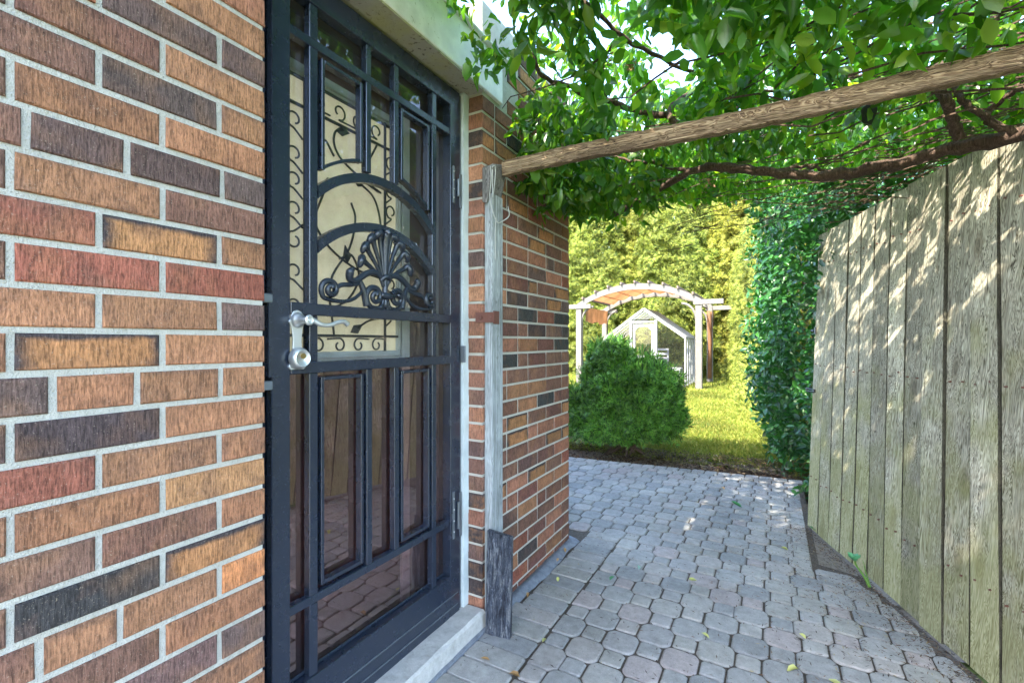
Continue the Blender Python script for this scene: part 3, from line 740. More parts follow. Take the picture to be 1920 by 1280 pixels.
# dark lining of the recess between the doors
rec = MB(); rec.box(-.30, -.1005, .620, .656, .0, 2.2); rec.box(-.30, -.1005, 1.532, 1.56, .0, 2.2); rec.box(-.30, -.1005, .656, 1.532, 2.078, 2.2); rec.box(-.30, -.1215, .656, 1.532, 0, .066); rec.box(-.32, -.30, .60, 1.58, 0, 2.2)
rec.build('door_recess', MDARK, house)

# ------------------------------------------------------------------ post, bracket, beam, latch, slab
post = MB().box(.001, .037, 1.551, 1.634, .0, 1.700).build('wooden_post', MPOST, bevel=.002)
tag(post, 'grey weathered timber post fixed to the brick pier', 'post')
bk = MB(); bk.prism([(1.535, 1.835), (1.640, 1.800), (1.640, 1.770), (1.598, 1.735), (1.552, 1.655), (1.540, 1.665)], .002, .060)
bk = MB().add([(.002, 1.530, 1.800), (.055, 1.530, 1.806), (.060, 1.640, 1.835), (.002, 1.640, 1.830), (.002, 1.530, 1.665), (.020, 1.530, 1.655), (.028, 1.640, 1.702), (.002, 1.640, 1.702)],
     [(0, 1, 2, 3), (4, 7, 6, 5), (0, 4, 5, 1), (1, 5, 6, 2), (2, 6, 7, 3), (3, 7, 4, 0)]).build('wooden_bracket', m_wood('grey_bracket_wood', (.07, .065, .06), (.19, .18, .17), (.30, .29, .28), 2), bevel=.004)
tag(bk, 'dark weathered wood block on top of the grey post', 'bracket')
wp = smooth_path([(.046, 1.524, 1.795), (.050, 1.522, 1.74), (.044, 1.522, 1.68), (.052, 1.525, 1.63), (.055, 1.56, 1.585), (.060, 1.60, 1.60), (.060, 1.645, 1.63), (.052, 1.65, 1.67)], 6)
wr = MB().tube(wp, .0022, 6)
wr.tube(smooth_path([(.053, 1.525, 1.79), (.056, 1.54, 1.80), (.052, 1.55, 1.77), (.048, 1.545, 1.70), (.050, 1.535, 1.68), (.052, 1.530, 1.74), (.054, 1.525, 1.78)], 6), .0022, 6)
wr.tube(smooth_path([(.055, 1.55, 1.60), (.045, 1.56, 1.54), (.043, 1.565, 1.47), (.043, 1.563, 1.44)], 6), .0022, 6)
tag(wr.build('wire', m_paint('grey_wire', (.42, .42, .40), .5), smooth=True), 'loose grey wire looped over the wood block and post', 'wire')
# weathered beam across to the gate post
def rough_beam(x0, x1, y0, y1, z0, z1, n=90, amp=.0026):
    V = []; F = []
    for i in range(n + 1):
        x = x0 + (x1 - x0) * i / n; j = lambda: rnd.uniform(-amp, amp); dz = .004 * math.sin(x * 5)
        c_ = .0035
        ring = [(x, y0 + j(), z0 + c_), (x, y0 + c_, z0 + j()), (x, y1 - c_, z0 + j()), (x, y1 + j(), z0 + c_), (x, y1 + j(), z1 - c_), (x, y1 - c_, z1 + j()), (x, y0 + c_, z1 + j()), (x, y0 + j(), z1 - c_)]
        V += [(a, b, c + dz) for a, b, c in ring]
    for i in range(n):
        for k in range(8): F.append((8 * i + k, 8 * i + (k + 1) % 8, 8 * i + 8 + (k + 1) % 8, 8 * i + 8 + k))
    F += [tuple(range(8)), tuple(range(8 * n + 7, 8 * n - 1, -1))]
    me = pymesh(V, F); bm = bmesh.new(); bm.from_mesh(me); bmesh.ops.recalc_face_normals(bm, faces=bm.faces); bm.to_mesh(me); bm.free(); return me
bmm = link('wooden_beam', rough_beam(.062, 1.93, 1.583, 1.617, 1.775, 1.831), MBEAM)
tag(bmm, 'brown weathered timber beam spanning from wall to gate', 'beam')
hp = MB().box(1.83, 1.92, 1.53, 1.62, 0, 1.771).build('gate_post', MPOST, bevel=.003); tag(hp, 'timber post carrying the outer end of the beam', 'post')
lt = MB().box(.0385, .0405, 1.555, 1.600, 1.186, 1.238).build('gate_latch', MRUST, bevel=.0005)
tag(lt, 'rusted steel latch strap on the grey post', 'latch')
l2 = MB().add([(.0385, 1.548, 1.192), (.0385, 1.548, 1.232), (-.030, 1.536, 1.192), (-.030, 1.536, 1.232), (.0385, 1.545, 1.192), (.0385, 1.545, 1.232), (-.030, 1.533, 1.192), (-.030, 1.533, 1.232)],
     [(0, 1, 3, 2), (4, 6, 7, 5), (0, 4, 5, 1), (2, 3, 7, 6), (0, 2, 6, 4), (1, 5, 7, 3)]).build('latch_strap', MRUST, lt)
MB().box(.0385, .048, 1.545, 1.556, 1.192, 1.232).build('latch_lug', MRUST, lt, bevel=.001)
MB().add(*lathe_vf([(0, 0), (.010, 0), (.009, .004), (0, .004)], (-.008, 1.536, 1.212), (-.1, -1, 0), 14)).build('latch_bolt', MRUST, lt)
# leaning slab
M = Mat('riven_slate', .75, spec=.4); co = M.coord('Object'); mp = M.n('ShaderNodeMapping'); M.set(mp.inputs[0], co); mp.inputs['Scale'].default_value = (95, 95, 14)
a = M.noise(mp.outputs[0], 1, 5, .72, 1.2); b = M.noise(co, 160, 3)
M.base(M.mix(1, M.ramp(a, [(.36, (.008, .010, .017)), (.5, (.05, .06, .085)), (.6, (.17, .18, .20)), (.7, (.34, .34, .33))]), M.ramp(b, [(.3, .7), (.7, 1.2)]), 'MULTIPLY')); M.normal(M.bump(a, 1, .02, M.bump(b, .5, .003)))
nu, nv = 12, 44; V = []; F = []
for j in range(nv + 1):
    for i in range(nu + 1):
        V.append((-.050 + .100 * i / nu, 0, .385 * j / nv - (.014 * i / nu)))
Vn = np.array(V); 
fr = np.array([math.sin(v_[0] * 190 + 3 * math.sin(v_[2] * 19)) * .5 + math.sin(v_[0] * 410 + v_[2] * 35) * .35 for v_ in V]); Vn[:, 1] = -.0025 * fr - .0015 * rng.random(len(V))
front = [tuple(q) for q in Vn]; n0 = len(front)
back = [(q[0], .022, q[2]) for q in front]
for j in range(nv):
    for i in range(nu):
        a_ = j * (nu + 1) + i; F.append((a_, a_ + 1, a_ + nu + 2, a_ + nu + 1)); F.append((n0 + a_, n0 + a_ + nu + 1, n0 + a_ + nu + 2, n0 + a_ + 1))
for i in range(nu): F.append((i, n0 + i, n0 + i + 1, i + 1)); a_ = nv * (nu + 1) + i; F.append((a_, a_ + 1, n0 + a_ + 1, n0 + a_))
for j in range(nv): a_ = j * (nu + 1); F.append((a_, a_ + nu + 1, n0 + a_ + nu + 1, n0 + a_)); a_ += nu; F.append((a_, n0 + a_, n0 + a_ + nu + 1, a_ + nu + 1))
sl = link('stone_slab', pymesh(front + back, F), M.m, loc=(.088, 1.506, .002)); sl.rotation_euler = (R(-3), 0, R(9))
tag(sl, 'dark riven stone slab stood upright against the foot of the post', 'slab')

# ------------------------------------------------------------------ open wooden gate
MEDGE = m_wood('gap_shade_board_edge', (.02, .018, .012), (.06, .055, .038), (.10, .09, .06), 2, .8)  # board side faces coloured dark so the gaps read as shadow lines
gate = thing('wooden_gate', 'open board gate of weathered grey green vertical boards', 'gate', GP1)
s0 = 0.0
for k in range(16):
    wdt = .1225 if k else .130
    gp = rnd.uniform(.0016, .0034); a_, b_ = s0 + gp, s0 + wdt - gp; s0 += wdt
    t0 = rnd.uniform(-.0045, .0045); h = 1.785 + rnd.uniform(-.006, .006) + .0385 * s0
    zb = .012 + rnd.uniform(0, .012)
    V = []; F = []; nz = 16; prof = [(a_, .0), (a_ + .0015, -.003), (b_ - .0015, -.003), (b_, .0), (b_, .019), (a_, .019)]
    cup = rnd.uniform(-.002, .003); ph = rnd.uniform(0, 6)
    for j in range(nz + 1):
        z = zb + (h - zb) * j / nz
        for (s_, o_) in prof:
            off = t0 + o_ + .0018 * math.sin(z * 3 + ph)
            q = GD * (s_ + .0012 * math.sin(z * 7 + ph)) + GN * off + GLEAN * z
            V.append((q.x, q.y, z))
    for j in range(nz):
        for i in range(6): F.append((6 * j + i, 6 * j + (i + 1) % 6, 6 * j + 6 + (i + 1) % 6, 6 * j + 6 + i))
    F += [(5, 4, 3, 2, 1, 0), tuple(6 * nz + i for i in range(6))]
    me = pymesh(V, F); bm = bmesh.new(); bm.from_mesh(me); bmesh.ops.recalc_face_normals(bm, faces=bm.faces); bm.to_mesh(me); bm.free()
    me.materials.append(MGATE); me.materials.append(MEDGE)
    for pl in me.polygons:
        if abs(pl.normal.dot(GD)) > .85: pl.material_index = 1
    link('board', me, None, gate)
for k in range(15):
    V = []
    for s_ in (.085 + .1225 * k, .170 + .1225 * k):
        for o_ in (.0255, .040):
            for z in (.02, 1.77 + .004 * k): V.append(tuple(GD * s_ + GN * o_ + GLEAN * z)[:2] + (z,))
    link('back_board', pymesh(V, [(0, 1, 3, 2), (4, 6, 7, 5), (0, 4, 5, 1), (2, 3, 7, 6), (0, 2, 6, 4), (1, 5, 7, 3)]), MGATE, gate)
for z in (.28, .95, 1.62):
    V = []
    for s_ in (.02, 1.94):
        for o_ in (.0405, .078):
            for dz in (-.04, .04):
                q = GD * s_ + GN * o_ + GLEAN * (z + dz); V.append((q.x, q.y, z + dz))
    me = pymesh(V, [(0, 1, 3, 2), (4, 6, 7, 5), (0, 4, 5, 1), (2, 3, 7, 6), (0, 2, 6, 4), (1, 5, 7, 3)]); link('rail', me, MPOST, gate)
def gpt(s_, o_, z): q = GD * s_ + GN * o_ + GLEAN * z; return (q.x, q.y, z)
nl = MB()
for k in range(16):
    for z in (.30, .97, 1.60):
        for q in (.03, .092):
            s_ = .1225 * k + q; c_ = Vector(gpt(s_ + .003, -.0068, z + rnd.uniform(-.012, .012)))
            ring = [c_ + GD * .0032 * math.cos(a) + Vector((0, 0, .0032 * math.sin(a))) for a in np.linspace(0, 2 * math.pi, 7)[:-1]]
            nl.add(ring + [q2 + GN * .008 for q2 in ring], [(0, 1, 2, 3, 4, 5)] + [(i, 6 + i, 6 + (i + 1) % 6, (i + 1) % 6) for i in range(6)])
nl.build('nails', MRUST, gate, kind='stuff')
hd = MB()
hd.tube([gpt(.045, -.006, .822), gpt(-.035, -.016, .825)], .0055, 6); hd.tube([gpt(-.035, -.016, .828), gpt(-.038, -.018, .806)], .0065, 6); hd.tube([gpt(.045, -.006, .812), gpt(-.035, -.016, .808)], .0055, 6)
hd.build('latch_handle', MBLACK, gate)
MB().tube([gpt(.012, -.008, 1.182), gpt(-.016, -.010, 1.184)], .0085, 6).build('latch_catch', MBLACK, gate)
MB().tube([gpt(.020, -.006, 1.165), gpt(.020, -.006, 1.205)], .006, 6).build('latch_catch', MBLACK, gate)

# ------------------------------------------------------------------ leaves
def leaf_template(wd=.5, fold=.12, droop=.18, curl=.0):
    """unit leaf along +x, width along y, normal z : 8 verts, tris+quads as tris"""
    V = np.array([(0, 0, 0), (.30, wd * .42, fold), (.30, 0, 0), (.30, -wd * .42, fold), (.68, wd * .40, fold * .9 - droop * .4), (.68, 0, -droop * .4), (.68, -wd * .40, fold * .9 - droop * .4), (1, 0, -droop)])
    F = np.array([(0, 2, 1), (0, 3, 2), (1, 2, 5), (1, 5, 4), (2, 3, 6), (2, 6, 5), (4, 5, 7), (5, 6, 7)])
    return V, F
def scatter(T, pos, d, n, size, wob=0):
    """instances template T=(V,F) with x axis d, z axis n"""
    V, F = T; N = len(pos)
    d = d / np.linalg.norm(d, axis=1, keepdims=True)
    n = n - (n * d).sum(1, keepdims=True) * d; n = n / (np.linalg.norm(n, axis=1, keepdims=True) + 1e-9)
    b = np.cross(n, d)
    X = (V[None, :, 0, None] * d[:, None] + V[None, :, 1, None] * b[:, None] + V[None, :, 2, None] * n[:, None]) * size[:, None, None] + pos[:, None]
    FF = (F[None] + (np.arange(N) * len(V))[:, None, None]).reshape(-1, F.shape[1])
    return X.reshape(-1, 3), FF
def unit(N):
    v = rng.normal(size=(N, 3)); return v / np.linalg.norm(v, axis=1, keepdims=True)
def fbm(P, f, seed=0):
    """cheap smooth value noise"""
    r = np.random.default_rng(seed); out = np.zeros(len(P))
    for k in range(5):
        a = r.normal(size=3) * f; b = r.normal(size=3) * f
        out += np.sin(P @ a + r.uniform(0, 6)) * np.cos(P @ b + r.uniform(0, 6))
    return out / 2.2

VINE = [(.045, .135, .020), (.060, .165, .024), (.085, .20, .024), (.036, .110, .020), (.11, .23, .030), (.065, .17, .045), (.15, .24, .035)]
MVINE = m_leaf('vine_leaf', VINE, .55, .26, .6, (2.9, 2.6, .6)); MVINEO = m_leaf('vine_leaf_single', VINE, .55, .26, .6, (2.9, 2.6, .6), obj=True)
vine = thing('climbing_vine', 'leafy green vine with twisted brown branches covering the overhead beam', 'vine')
# canopy volume: underside just above the beam behind it, overhead and thinner towards the camera
N = 300000
P = np.column_stack([rng.uniform(-.75, 2.5, N), rng.uniform(.35, 3.75, N), rng.uniform(1.62, 2.85, N)])
x, y, z = P.T
lo = np.where(y > 1.62, 1.90 + .165 * np.clip(y - 2.1, 0, 3), 1.90 + .0 * y)
lo = np.where((x < .55) & (y > 1.65) & (y < 2.6), lo - .10, lo)
lo = np.where((y <= 1.62) & (y > 1.05), 1.86 + (1.62 - y) * .42, lo)
lo = np.where(y <= 1.05, 2.10 + (1.05 - y) * .55, lo); lo = np.minimum(lo, 2.33)
nz_ = fbm(P, 5.0, 3); n2 = fbm(P, 13.0, 5)
lo = lo + np.where((x > .7) & (y > 1.6), .05, .09) * nz_ + .04 * n2
hi = np.where(x > .75, 2.42, 2.62) + .09 * fbm(P, 3, 9)
keep = (z > lo) & (z < hi)
# left border against the lintel and wall
wl = .10 + .10 * fbm(P, 6, 11) + np.where(y < 1.3, (1.3 - y) * .5, 0) + np.where((z < 2.25) & (y < 1.75), .09, 0)
wl = np.where(y > 1.75, .02, wl)
_dd = -(x - 1) * .4908 + y * .8713; _v = 640 - 870 * (z - CH) / np.maximum(_dd, .01)
wl = np.where((_dd < .05) | (_v < -70), .05, wl)
wl = np.where(y > 2.5, -.75 + .2 * fbm(P, 4, 77), wl)
keep &= x > wl
# density: thick under-layer
lay = np.exp(-np.clip(z - lo, 0, 9) / .32)
keep &= rng.random(N) < (.18 + .66 * lay)
# open weave low on the gate side
keep &= ~((x > .95) & (y > 1.55) & (rng.random(N) < np.where(z < 2.05, .5, .42)))

P = P[keep]
# gaps through which the sun reaches the gate boards
S = np.array(SUN)
def gate_hit(u, v):
    s, c = math.sin(HEAD), math.cos(HEAD); t = (u - 960) / 870; q = (640 - v) / 870
    d = np.array([c * t - s, s * t + c, q]); o = np.array([CX, CY, CH])
    a = np.array(GD); l = np.array(GLEAN); nn = np.cross(a, l); k = nn @ (np.array(GP1) - o) / (nn @ d); return o + d * k
spots = [(1800, 335, 14), (1798, 350, 16), (1716, 415, 11), (1722, 400, 9), (1712, 445, 12), (1748, 465, 16), (1742, 480, 14), (1738, 492, 12), (1833, 372, 8), (1878, 318, 9), (1868, 345, 7), (1855, 352, 7), (1905, 395, 12), (1898, 410, 12), (1918, 375, 10), (1772, 420, 8), (1779, 415, 9), (1768, 432, 7),
         (1622, 555, 8), (1615, 570, 8), (1625, 545, 7), (1604, 578, 7), (1628, 525, 6), (1655, 500, 8), (1648, 455, 7), (1605, 415, 6), (1612, 425, 7), (1645, 395, 7), (1658, 385, 8), (1598, 440, 6), (1566, 535, 5), (1580, 548, 5), (1692, 520, 6), (1664, 635, 9), (1656, 645, 8), (1694, 612, 6), (1725, 545, 5), (1765, 590, 8), (1763, 605, 7), (1833, 525, 6), (1848, 533, 6), (1820, 540, 5), (1872, 512, 5), (1895, 665, 9), (1905, 458, 7), (1877, 690, 7), (1917, 665, 6),
         (1705, 833, 7), (1690, 850, 6), (1726, 727, 7), (1762, 770, 7), (1665, 762, 6), (1885, 868, 15), (1882, 885, 16), (1890, 912, 12), (1860, 900, 7), (1780, 918, 9), (1762, 1003, 8), (1757, 1012, 8), (1850, 1028, 12), (1805, 1015, 7), (1788, 1022, 6), (1790, 955, 6), (1798, 1080, 6), (1795, 1168, 7), (1888, 1270, 14), (1825, 873, 5), (1897, 962, 6), (1878, 975, 6), (1814, 1008, 6), (1919, 740, 8), (1783, 300, 8), (1822, 318, 8), (1872, 265, 8), (1895, 268, 9), (1790, 275, 7)]
NT = 24000; ut = unit(NT); rt = rng.random(NT) ** .45 * (1 + .12 * fbm(ut * 3, 2.5, 61))
PT = ut * rt[:, None] * np.array((1.75, 1.25, 1.0)) + np.array((.5, -2.35, 4.75))
for (u, v, r) in spots:
    h = gate_hit(u, v); rel = PT - h; tt = rel @ S; dist = np.linalg.norm(rel - tt[:, None] * S, axis=1); PT = PT[~((dist < min(r, 7) * .0014 + .032) & (tt > 0))]
for (u, v, r) in spots:
    h = gate_hit(u, v); rel = P - h; tt = rel @ S; dist = np.linalg.norm(rel - tt[:, None] * S, axis=1)
    P = P[~((dist < min(r, 12) * .0014 + .027) & (tt > 0))]
# small openings to the sky
gr_ = random.Random(12)
gaps = [(gr_.uniform(.15, .95), gr_.uniform(1.45, 2.9), 2.05, gr_.choice((.035, .045, .055, .07))) for _ in range(46)] + [(.22, 1.35, 2.25, .09), (.30, 1.55, 2.2, .07), (.5, 1.6, 2.25, .08)]
for (x_, y_, z_, r) in gaps:
    o = np.array((x_, y_, z_)); dd = np.array((gr_.uniform(-.45, -.05), gr_.uniform(.55, .85), gr_.uniform(.42, .62))); dd /= np.linalg.norm(dd)
    rel = P - o; tt = rel @ dd; dist = np.linalg.norm(rel - tt[:, None] * dd, axis=1); P = P[~((dist < r) & (tt > -.6))]
N = len(P); print('canopy leaves', N)
d = unit(N) * .75 + np.array((0, -.15, -.75)); nn = unit(N) * .8 + np.array((-.1, -.5, .35))
size = rng.uniform(.033, .080, N)
tmp = [leaf_template(.52, .14, .20), leaf_template(.42, .22, .42), leaf_template(.60, .08, -.10)]
# the 290 that show largest become parts
q = []
for i in range(N):
    pr = cam_uv(*P[i])
    if pr and 0 < pr[0] < 1920 and 0 < pr[1] < 500 and pr[2] > .6: q.append((P[i][2] * .35 + pr[2], i))
q.sort(); single = [i for _, i in q[:285]]
mask = np.ones(N, bool); mask[single] = False
VV = []; FF = []; off = 0
grp = rng.integers(0, 3, N)
for g in range(3):
    m_ = mask & (grp == g); v_, f_ = scatter(tmp[g], P[m_], d[m_], nn[m_], size[m_]); VV.append(v_); FF.append(f_ + off); off += len(v_)
fol = link('foliage', np_mesh(np.vstack(VV), np.vstack(FF)), MVINE, vine, kind='stuff')
lm = [np_mesh(*t) for t in tmp]
for m_ in lm: m_.materials.append(MVINEO)
for i in single:
    o = bpy.data.objects.new('leaf', lm[grp[i]]); COL.objects.link(o); o.parent = vine
    dd = Vector(d[i]).normalized(); n_ = Vector(nn[i]); n_ = (n_ - dd * n_.dot(dd)).normalized(); b_ = n_.cross(dd)
    mt = Matrix((dd, b_, n_)).transposed().to_4x4(); mt = Matrix.Translation(Vector(P[i])) @ mt @ Matrix.Scale(float(size[i]) * 1.08, 4); o.matrix_basis = mt
tree = thing('added_shade_tree', 'broad leaved tree added out of view, its crown shaped to shade the passage', 'tree', (0, 0, 0))  # unseen tree added behind the camera to block sun, holes cut along rays
n = len(PT); v_, f_ = scatter(leaf_template(.55, .1, .15), PT, unit(n) + np.array((0, 0, -.4)), unit(n) * .7 + np.array((0, 0, .8)), rng.uniform(.08, .13, n))
link('crown', np_mesh(v_, f_), MVINE, tree)
tk = MB(); tk.tube(smooth_path([(2.6, -3.2, -.05), (2.5, -3.1, 1.5), (2.1, -2.8, 3.0), (1.3, -2.4, 4.1), (.5, -2.0, 4.8)], 4), [.14 - .006 * i for i in range(17)], 10)
for k in range(7):
    a_ = k * .9; tk.tube(smooth_path([(1.3, -2.4, 4.1), (.8 + .6 * math.cos(a_), -2.1 + .6 * math.sin(a_), 4.5), (.4 + 1.5 * math.cos(a_), -1.95 + 1.4 * math.sin(a_), 4.9)], 4), [.04, .036, .032, .028, .024, .02, .016, .012, .008], 6)
# branches
def upx(u, v, dpt):
    s, c = math.sin(HEAD), math.cos(HEAD); r = (u - 960) / 870 * dpt
    return (CX + r * c - dpt * s, CY + r * s + dpt * c, CH + (640 - v) * dpt / 870)
def branch(pts, r0, r1, name='branch', sides=9, j=.006):
    Pp = smooth_path(pts, 5); n = len(Pp); Pp = [q + Vector((rnd.uniform(-j, j), rnd.uniform(-j, j), rnd.uniform(-j, j))) for q in Pp]
    rad = [(r0 + (r1 - r0) * i / (n - 1)) * rnd.uniform(.88, 1.14) for i in range(n)]
    return MB().tube(Pp, rad, sides).build(name, MBARK, vine, smooth=True)
main = [(1145, 403, 2.45), (1240, 352, 2.25), (1290, 322, 2.1), (1340, 313, 2.0), (1400, 318, 1.92), (1480, 328, 1.86), (1560, 328, 1.78), (1640, 316, 1.70), (1720, 298, 1.62), (1800, 276, 1.53), (1900, 256, 1.42), (1990, 250, 1.30)]
branch([upx(*q) for q in main], .016, .024)
branch([upx(*q) for q in ((1145, 404, 2.45), (1100, 372, 2.5), (1050, 340, 2.5), (1010, 318, 2.45))], .010, .006)
branch([upx(*q) for q in ((1290, 322, 2.1), (1220, 305, 2.15), (1170, 300, 2.2), (1110, 275, 2.3))], .009, .005)
branch([upx(*q) for q in ((1250, 215, 1.85), (1190, 205, 1.9), (1120, 185, 1.85), (1060, 160, 1.8), (1010, 135, 1.75), (1000, 60, 1.7))], .013, .007)
branch([upx(*q) for q in ((1275, 238, 1.80), (1255, 212, 1.85), (1285, 180, 1.95), (1350, 140, 2.1))], .013, .008)
branch([upx(*q) for q in ((1800, 262, 1.5), (1785, 225, 1.48), (1770, 190, 1.44), (1760, 150, 1.5), (1775, 90, 1.6))], .016, .014)
branch([upx(*q) for q in ((1850, 222, 1.42), (1820, 205, 1.42), (1800, 180, 1.42), (1790, 155, 1.5))], .010, .009)
branch([upx(*q) for q in ((1920, 165, 1.35), (1880, 185, 1.4), (1850, 222, 1.42), (1900, 250, 1.38))], .008, .012)
branch([upx(*q) for q in ((1830, 90, 1.5), (1850, 50, 1.5), (1880, 20, 1.5), (1930, -20, 1.45))], .016, .014)
branch([upx(*q) for q in ((1505, 0, 1.7), (1520, 35, 1.7), (1545, 80, 1.72), (1560, 110, 1.75))], .007, .005)
branch([upx(*q) for q in ((1440, 325, 1.88), (1500, 312, 1.9), (1545, 318, 1.85), (1570, 327, 1.78))], .008, .006)
branch([upx(*q) for q in ((1090, 0, 1.6), (1170, 70, 1.65), (1260, 120, 1.8), (1400, 160, 1.95), (1560, 190, 1.9))], .008, .006)
tk.build('trunk', MBARK, tree, smooth=True)
tw = MB(); 
for k in range(230):
    x0, y0 = rnd.uniform(.35, 2.1), rnd.uniform(1.1, 3.6); zz_ = (1.86 if y0 > 1.6 else 1.98 + (1.6 - y0) * .35) + rnd.uniform(-.06, .22)
    if k < 110: x0 = rnd.uniform(1.1, 2.0); y0 = rnd.uniform(1.6, 3.2); zz_ = rnd.uniform(1.80, 2.05)
    a_ = rnd.choice((R(-25), R(-20), R(20), R(160))) + rnd.uniform(-.4, .4); L = rnd.uniform(.2, .7); pts = [(x0, y0, zz_)]
    for i in range(4):
        a_ += rnd.uniform(-.3, .3); x0 += math.cos(a_) * L / 4; y0 += math.sin(a_) * L / 4; zz_ += rnd.uniform(-.03, .03); pts.append((max(.03, x0), y0, max(1.76, zz_)))
    tw.tube(pts, [.0036, .0032, .0028, .0022, .0015], 4)
tw.build('twigs', MBARK, vine, kind='stuff')
dl = MB()
M = Mat('dry_seed_head', .9); M.base((.30, .17, .09)); MDRY = M.m
for (cx, cy_, cz) in (upx(1325, 345, 2.0), upx(1180, 125, 1.7), upx(1140, 110, 1.7)):
    for k in range(40):
        c_ = Vector((cx, cy_, cz)) + Vector([rnd.gauss(0, .018 if cz < 1.9 else .008) for _ in range(3)]); e1 = Vector([rnd.gauss(0, .006) for _ in range(3)]); e2 = Vector([rnd.gauss(0, .006) for _ in range(3)])
        dl.add([c_, c_ + e1, c_ + e2], [(0, 1, 2)])
dl.build('seed_heads', MDRY, vine, kind='stuff')
sc_ = MB(); c_ = Vector(upx(1632, 205, 1.55))
sc_.add([c_ + Vector(q) for q in ((-.004, 0, .045), (.02, .01, .045), (.022, .02, .0), (.006, .02, -.045), (-.022, 0, -.04), (-.026, -.005, 0), (-.002, .03, .04), (.0, .04, -.04))],
       [(0, 1, 2, 5), (5, 2, 3, 4), (0, 5, 4, 7, 6), (1, 6, 7, 2), (2, 7, 3), (3, 7, 4), (0, 6, 1)])
tag(sc_.build('plastic_scrap', MBLACK), 'small black plastic scrap hanging below the timber beam among twigs', 'scrap')

# ------------------------------------------------------------------ conifer sprays
def spray_template(lobes=5, spread=1.1, seed=1, leaf=.34):
    r = random.Random(seed); V = []; F = []
    for i in range(lobes):
        a = (i - (lobes - 1) / 2) / ((lobes - 1) / 2) * spread / 2 * 1.2; L = 1 - .35 * abs(a) + r.uniform(-.08, .08)
        ux, uy = math.cos(a), math.sin(a); px, py = -uy, ux; w_ = leaf * .5; dz = r.uniform(-.12, .12); n = len(V); b = .12
        V += [(ux * b, uy * b, 0), (ux * L * .55 + px * w_ * .45, uy * L * .55 + py * w_ * .45, dz * .5 + .05), (ux * L, uy * L, dz - .12), (ux * L * .55 - px * w_ * .45, uy * L * .55 - py * w_ * .45, dz * .5 + .05)]
        F += [(n, n + 3, n + 1), (n + 3, n + 2, n + 1)]
    return np.array(V), np.array(F)
SPR = [spray_template(5, 1.5, 1), spray_template(4, 1.2, 2), spray_template(6, 1.9, 3, .28)]
def spray_mesh(P, D, Nn, S, T=SPR):
    g = rng.integers(0, len(T), len(P)); VV = []; FF = []; off = 0
    for k in range(len(T)):
        m_ = g == k; v_, f_ = scatter(T[k], P[m_], D[m_], Nn[m_], S[m_]); VV.append(v_); FF.append(f_ + off); off += len(v_)
    return np_mesh(np.vstack(VV), np.vstack(FF))
# dark round bush in front of the lawn
MBUSH = m_leaf('bush_spray', [(.050, .155, .016), (.07, .195, .022), (.10, .245, .028), (.018, .06, .010), (.15, .29, .04)], .12, .5, .35, (1.4, 1.6, .5), 3)
bush = thing('conifer_bush', 'dense deep green rounded conifer bush at the edge of the patio', 'bush', (-.31, 4.72, 0)); bush.scale = (.86, .88, .97)
ell = [((0, 0, .42), (.62, .46, .50)), ((-.20, .02, .76), (.31, .30, .38)), ((.22, -.05, .50), (.42, .38, .42)), ((-.55, .05, .30), (.36, .34, .34)), ((-.18, -.22, .28), (.44, .25, .28)), ((.14, .0, .50), (.32, .33, .34))]
PP = []; DD = []
for (c_, r_) in ell:
    n = int(13500 * (r_[0] * r_[2]) / .25); u_ = unit(n); u_[:, 2] = np.where(u_[:, 2] < -.5, -u_[:, 2], u_[:, 2])
    rr = 1 - rng.random(n) ** 2 * .28; rr *= 1 + .09 * fbm(u_ * 3, 2.0, 5) + .07 * fbm(u_ * 3, 4.5, 6) + .09 * fbm(u_ * 3, 8.0, 8)
    p_ = u_ * rr[:, None] * np.array(r_) + np.array(c_)
    ins = np.zeros(n, bool)
    for (c2, r2) in ell:
        if c2 != c_: ins |= (((p_ - np.array(c2)) / np.array(r2)) ** 2).sum(1) < .62
    ok = ~ins & (p_[:, 2] > .03); PP.append(p_[ok]); DD.append(u_[ok])
PP = np.vstack(PP); DD = np.vstack(DD); n = len(PP); print('bush', n)
D_ = DD * .5 + unit(n) * .7 + np.array((0, 0, -.05)); N_ = DD + unit(n) * .5 + np.array((0, 0, .7))
sz = rng.uniform(.045, .085, n); st_ = rng.random(n) < .025; sz[st_] *= 1.7; PP[st_] += DD[st_] * .035; D_[st_] = DD[st_] + np.array((0, 0, .6))
link('foliage', spray_mesh(PP, D_, N_, sz), MBUSH, bush)
st = MB()
for k in range(9):
    a_ = rnd.uniform(0, 6.28); st.tube(smooth_path([(rnd.uniform(-.25, .25), rnd.uniform(-.2, .1), -.03), (.22 * math.cos(a_), .2 * math.sin(a_), .2), (.4 * math.cos(a_), .3 * math.sin(a_), .5)], 4), [.016] * 9, 6)
st.build('stems', MBARK, bush)
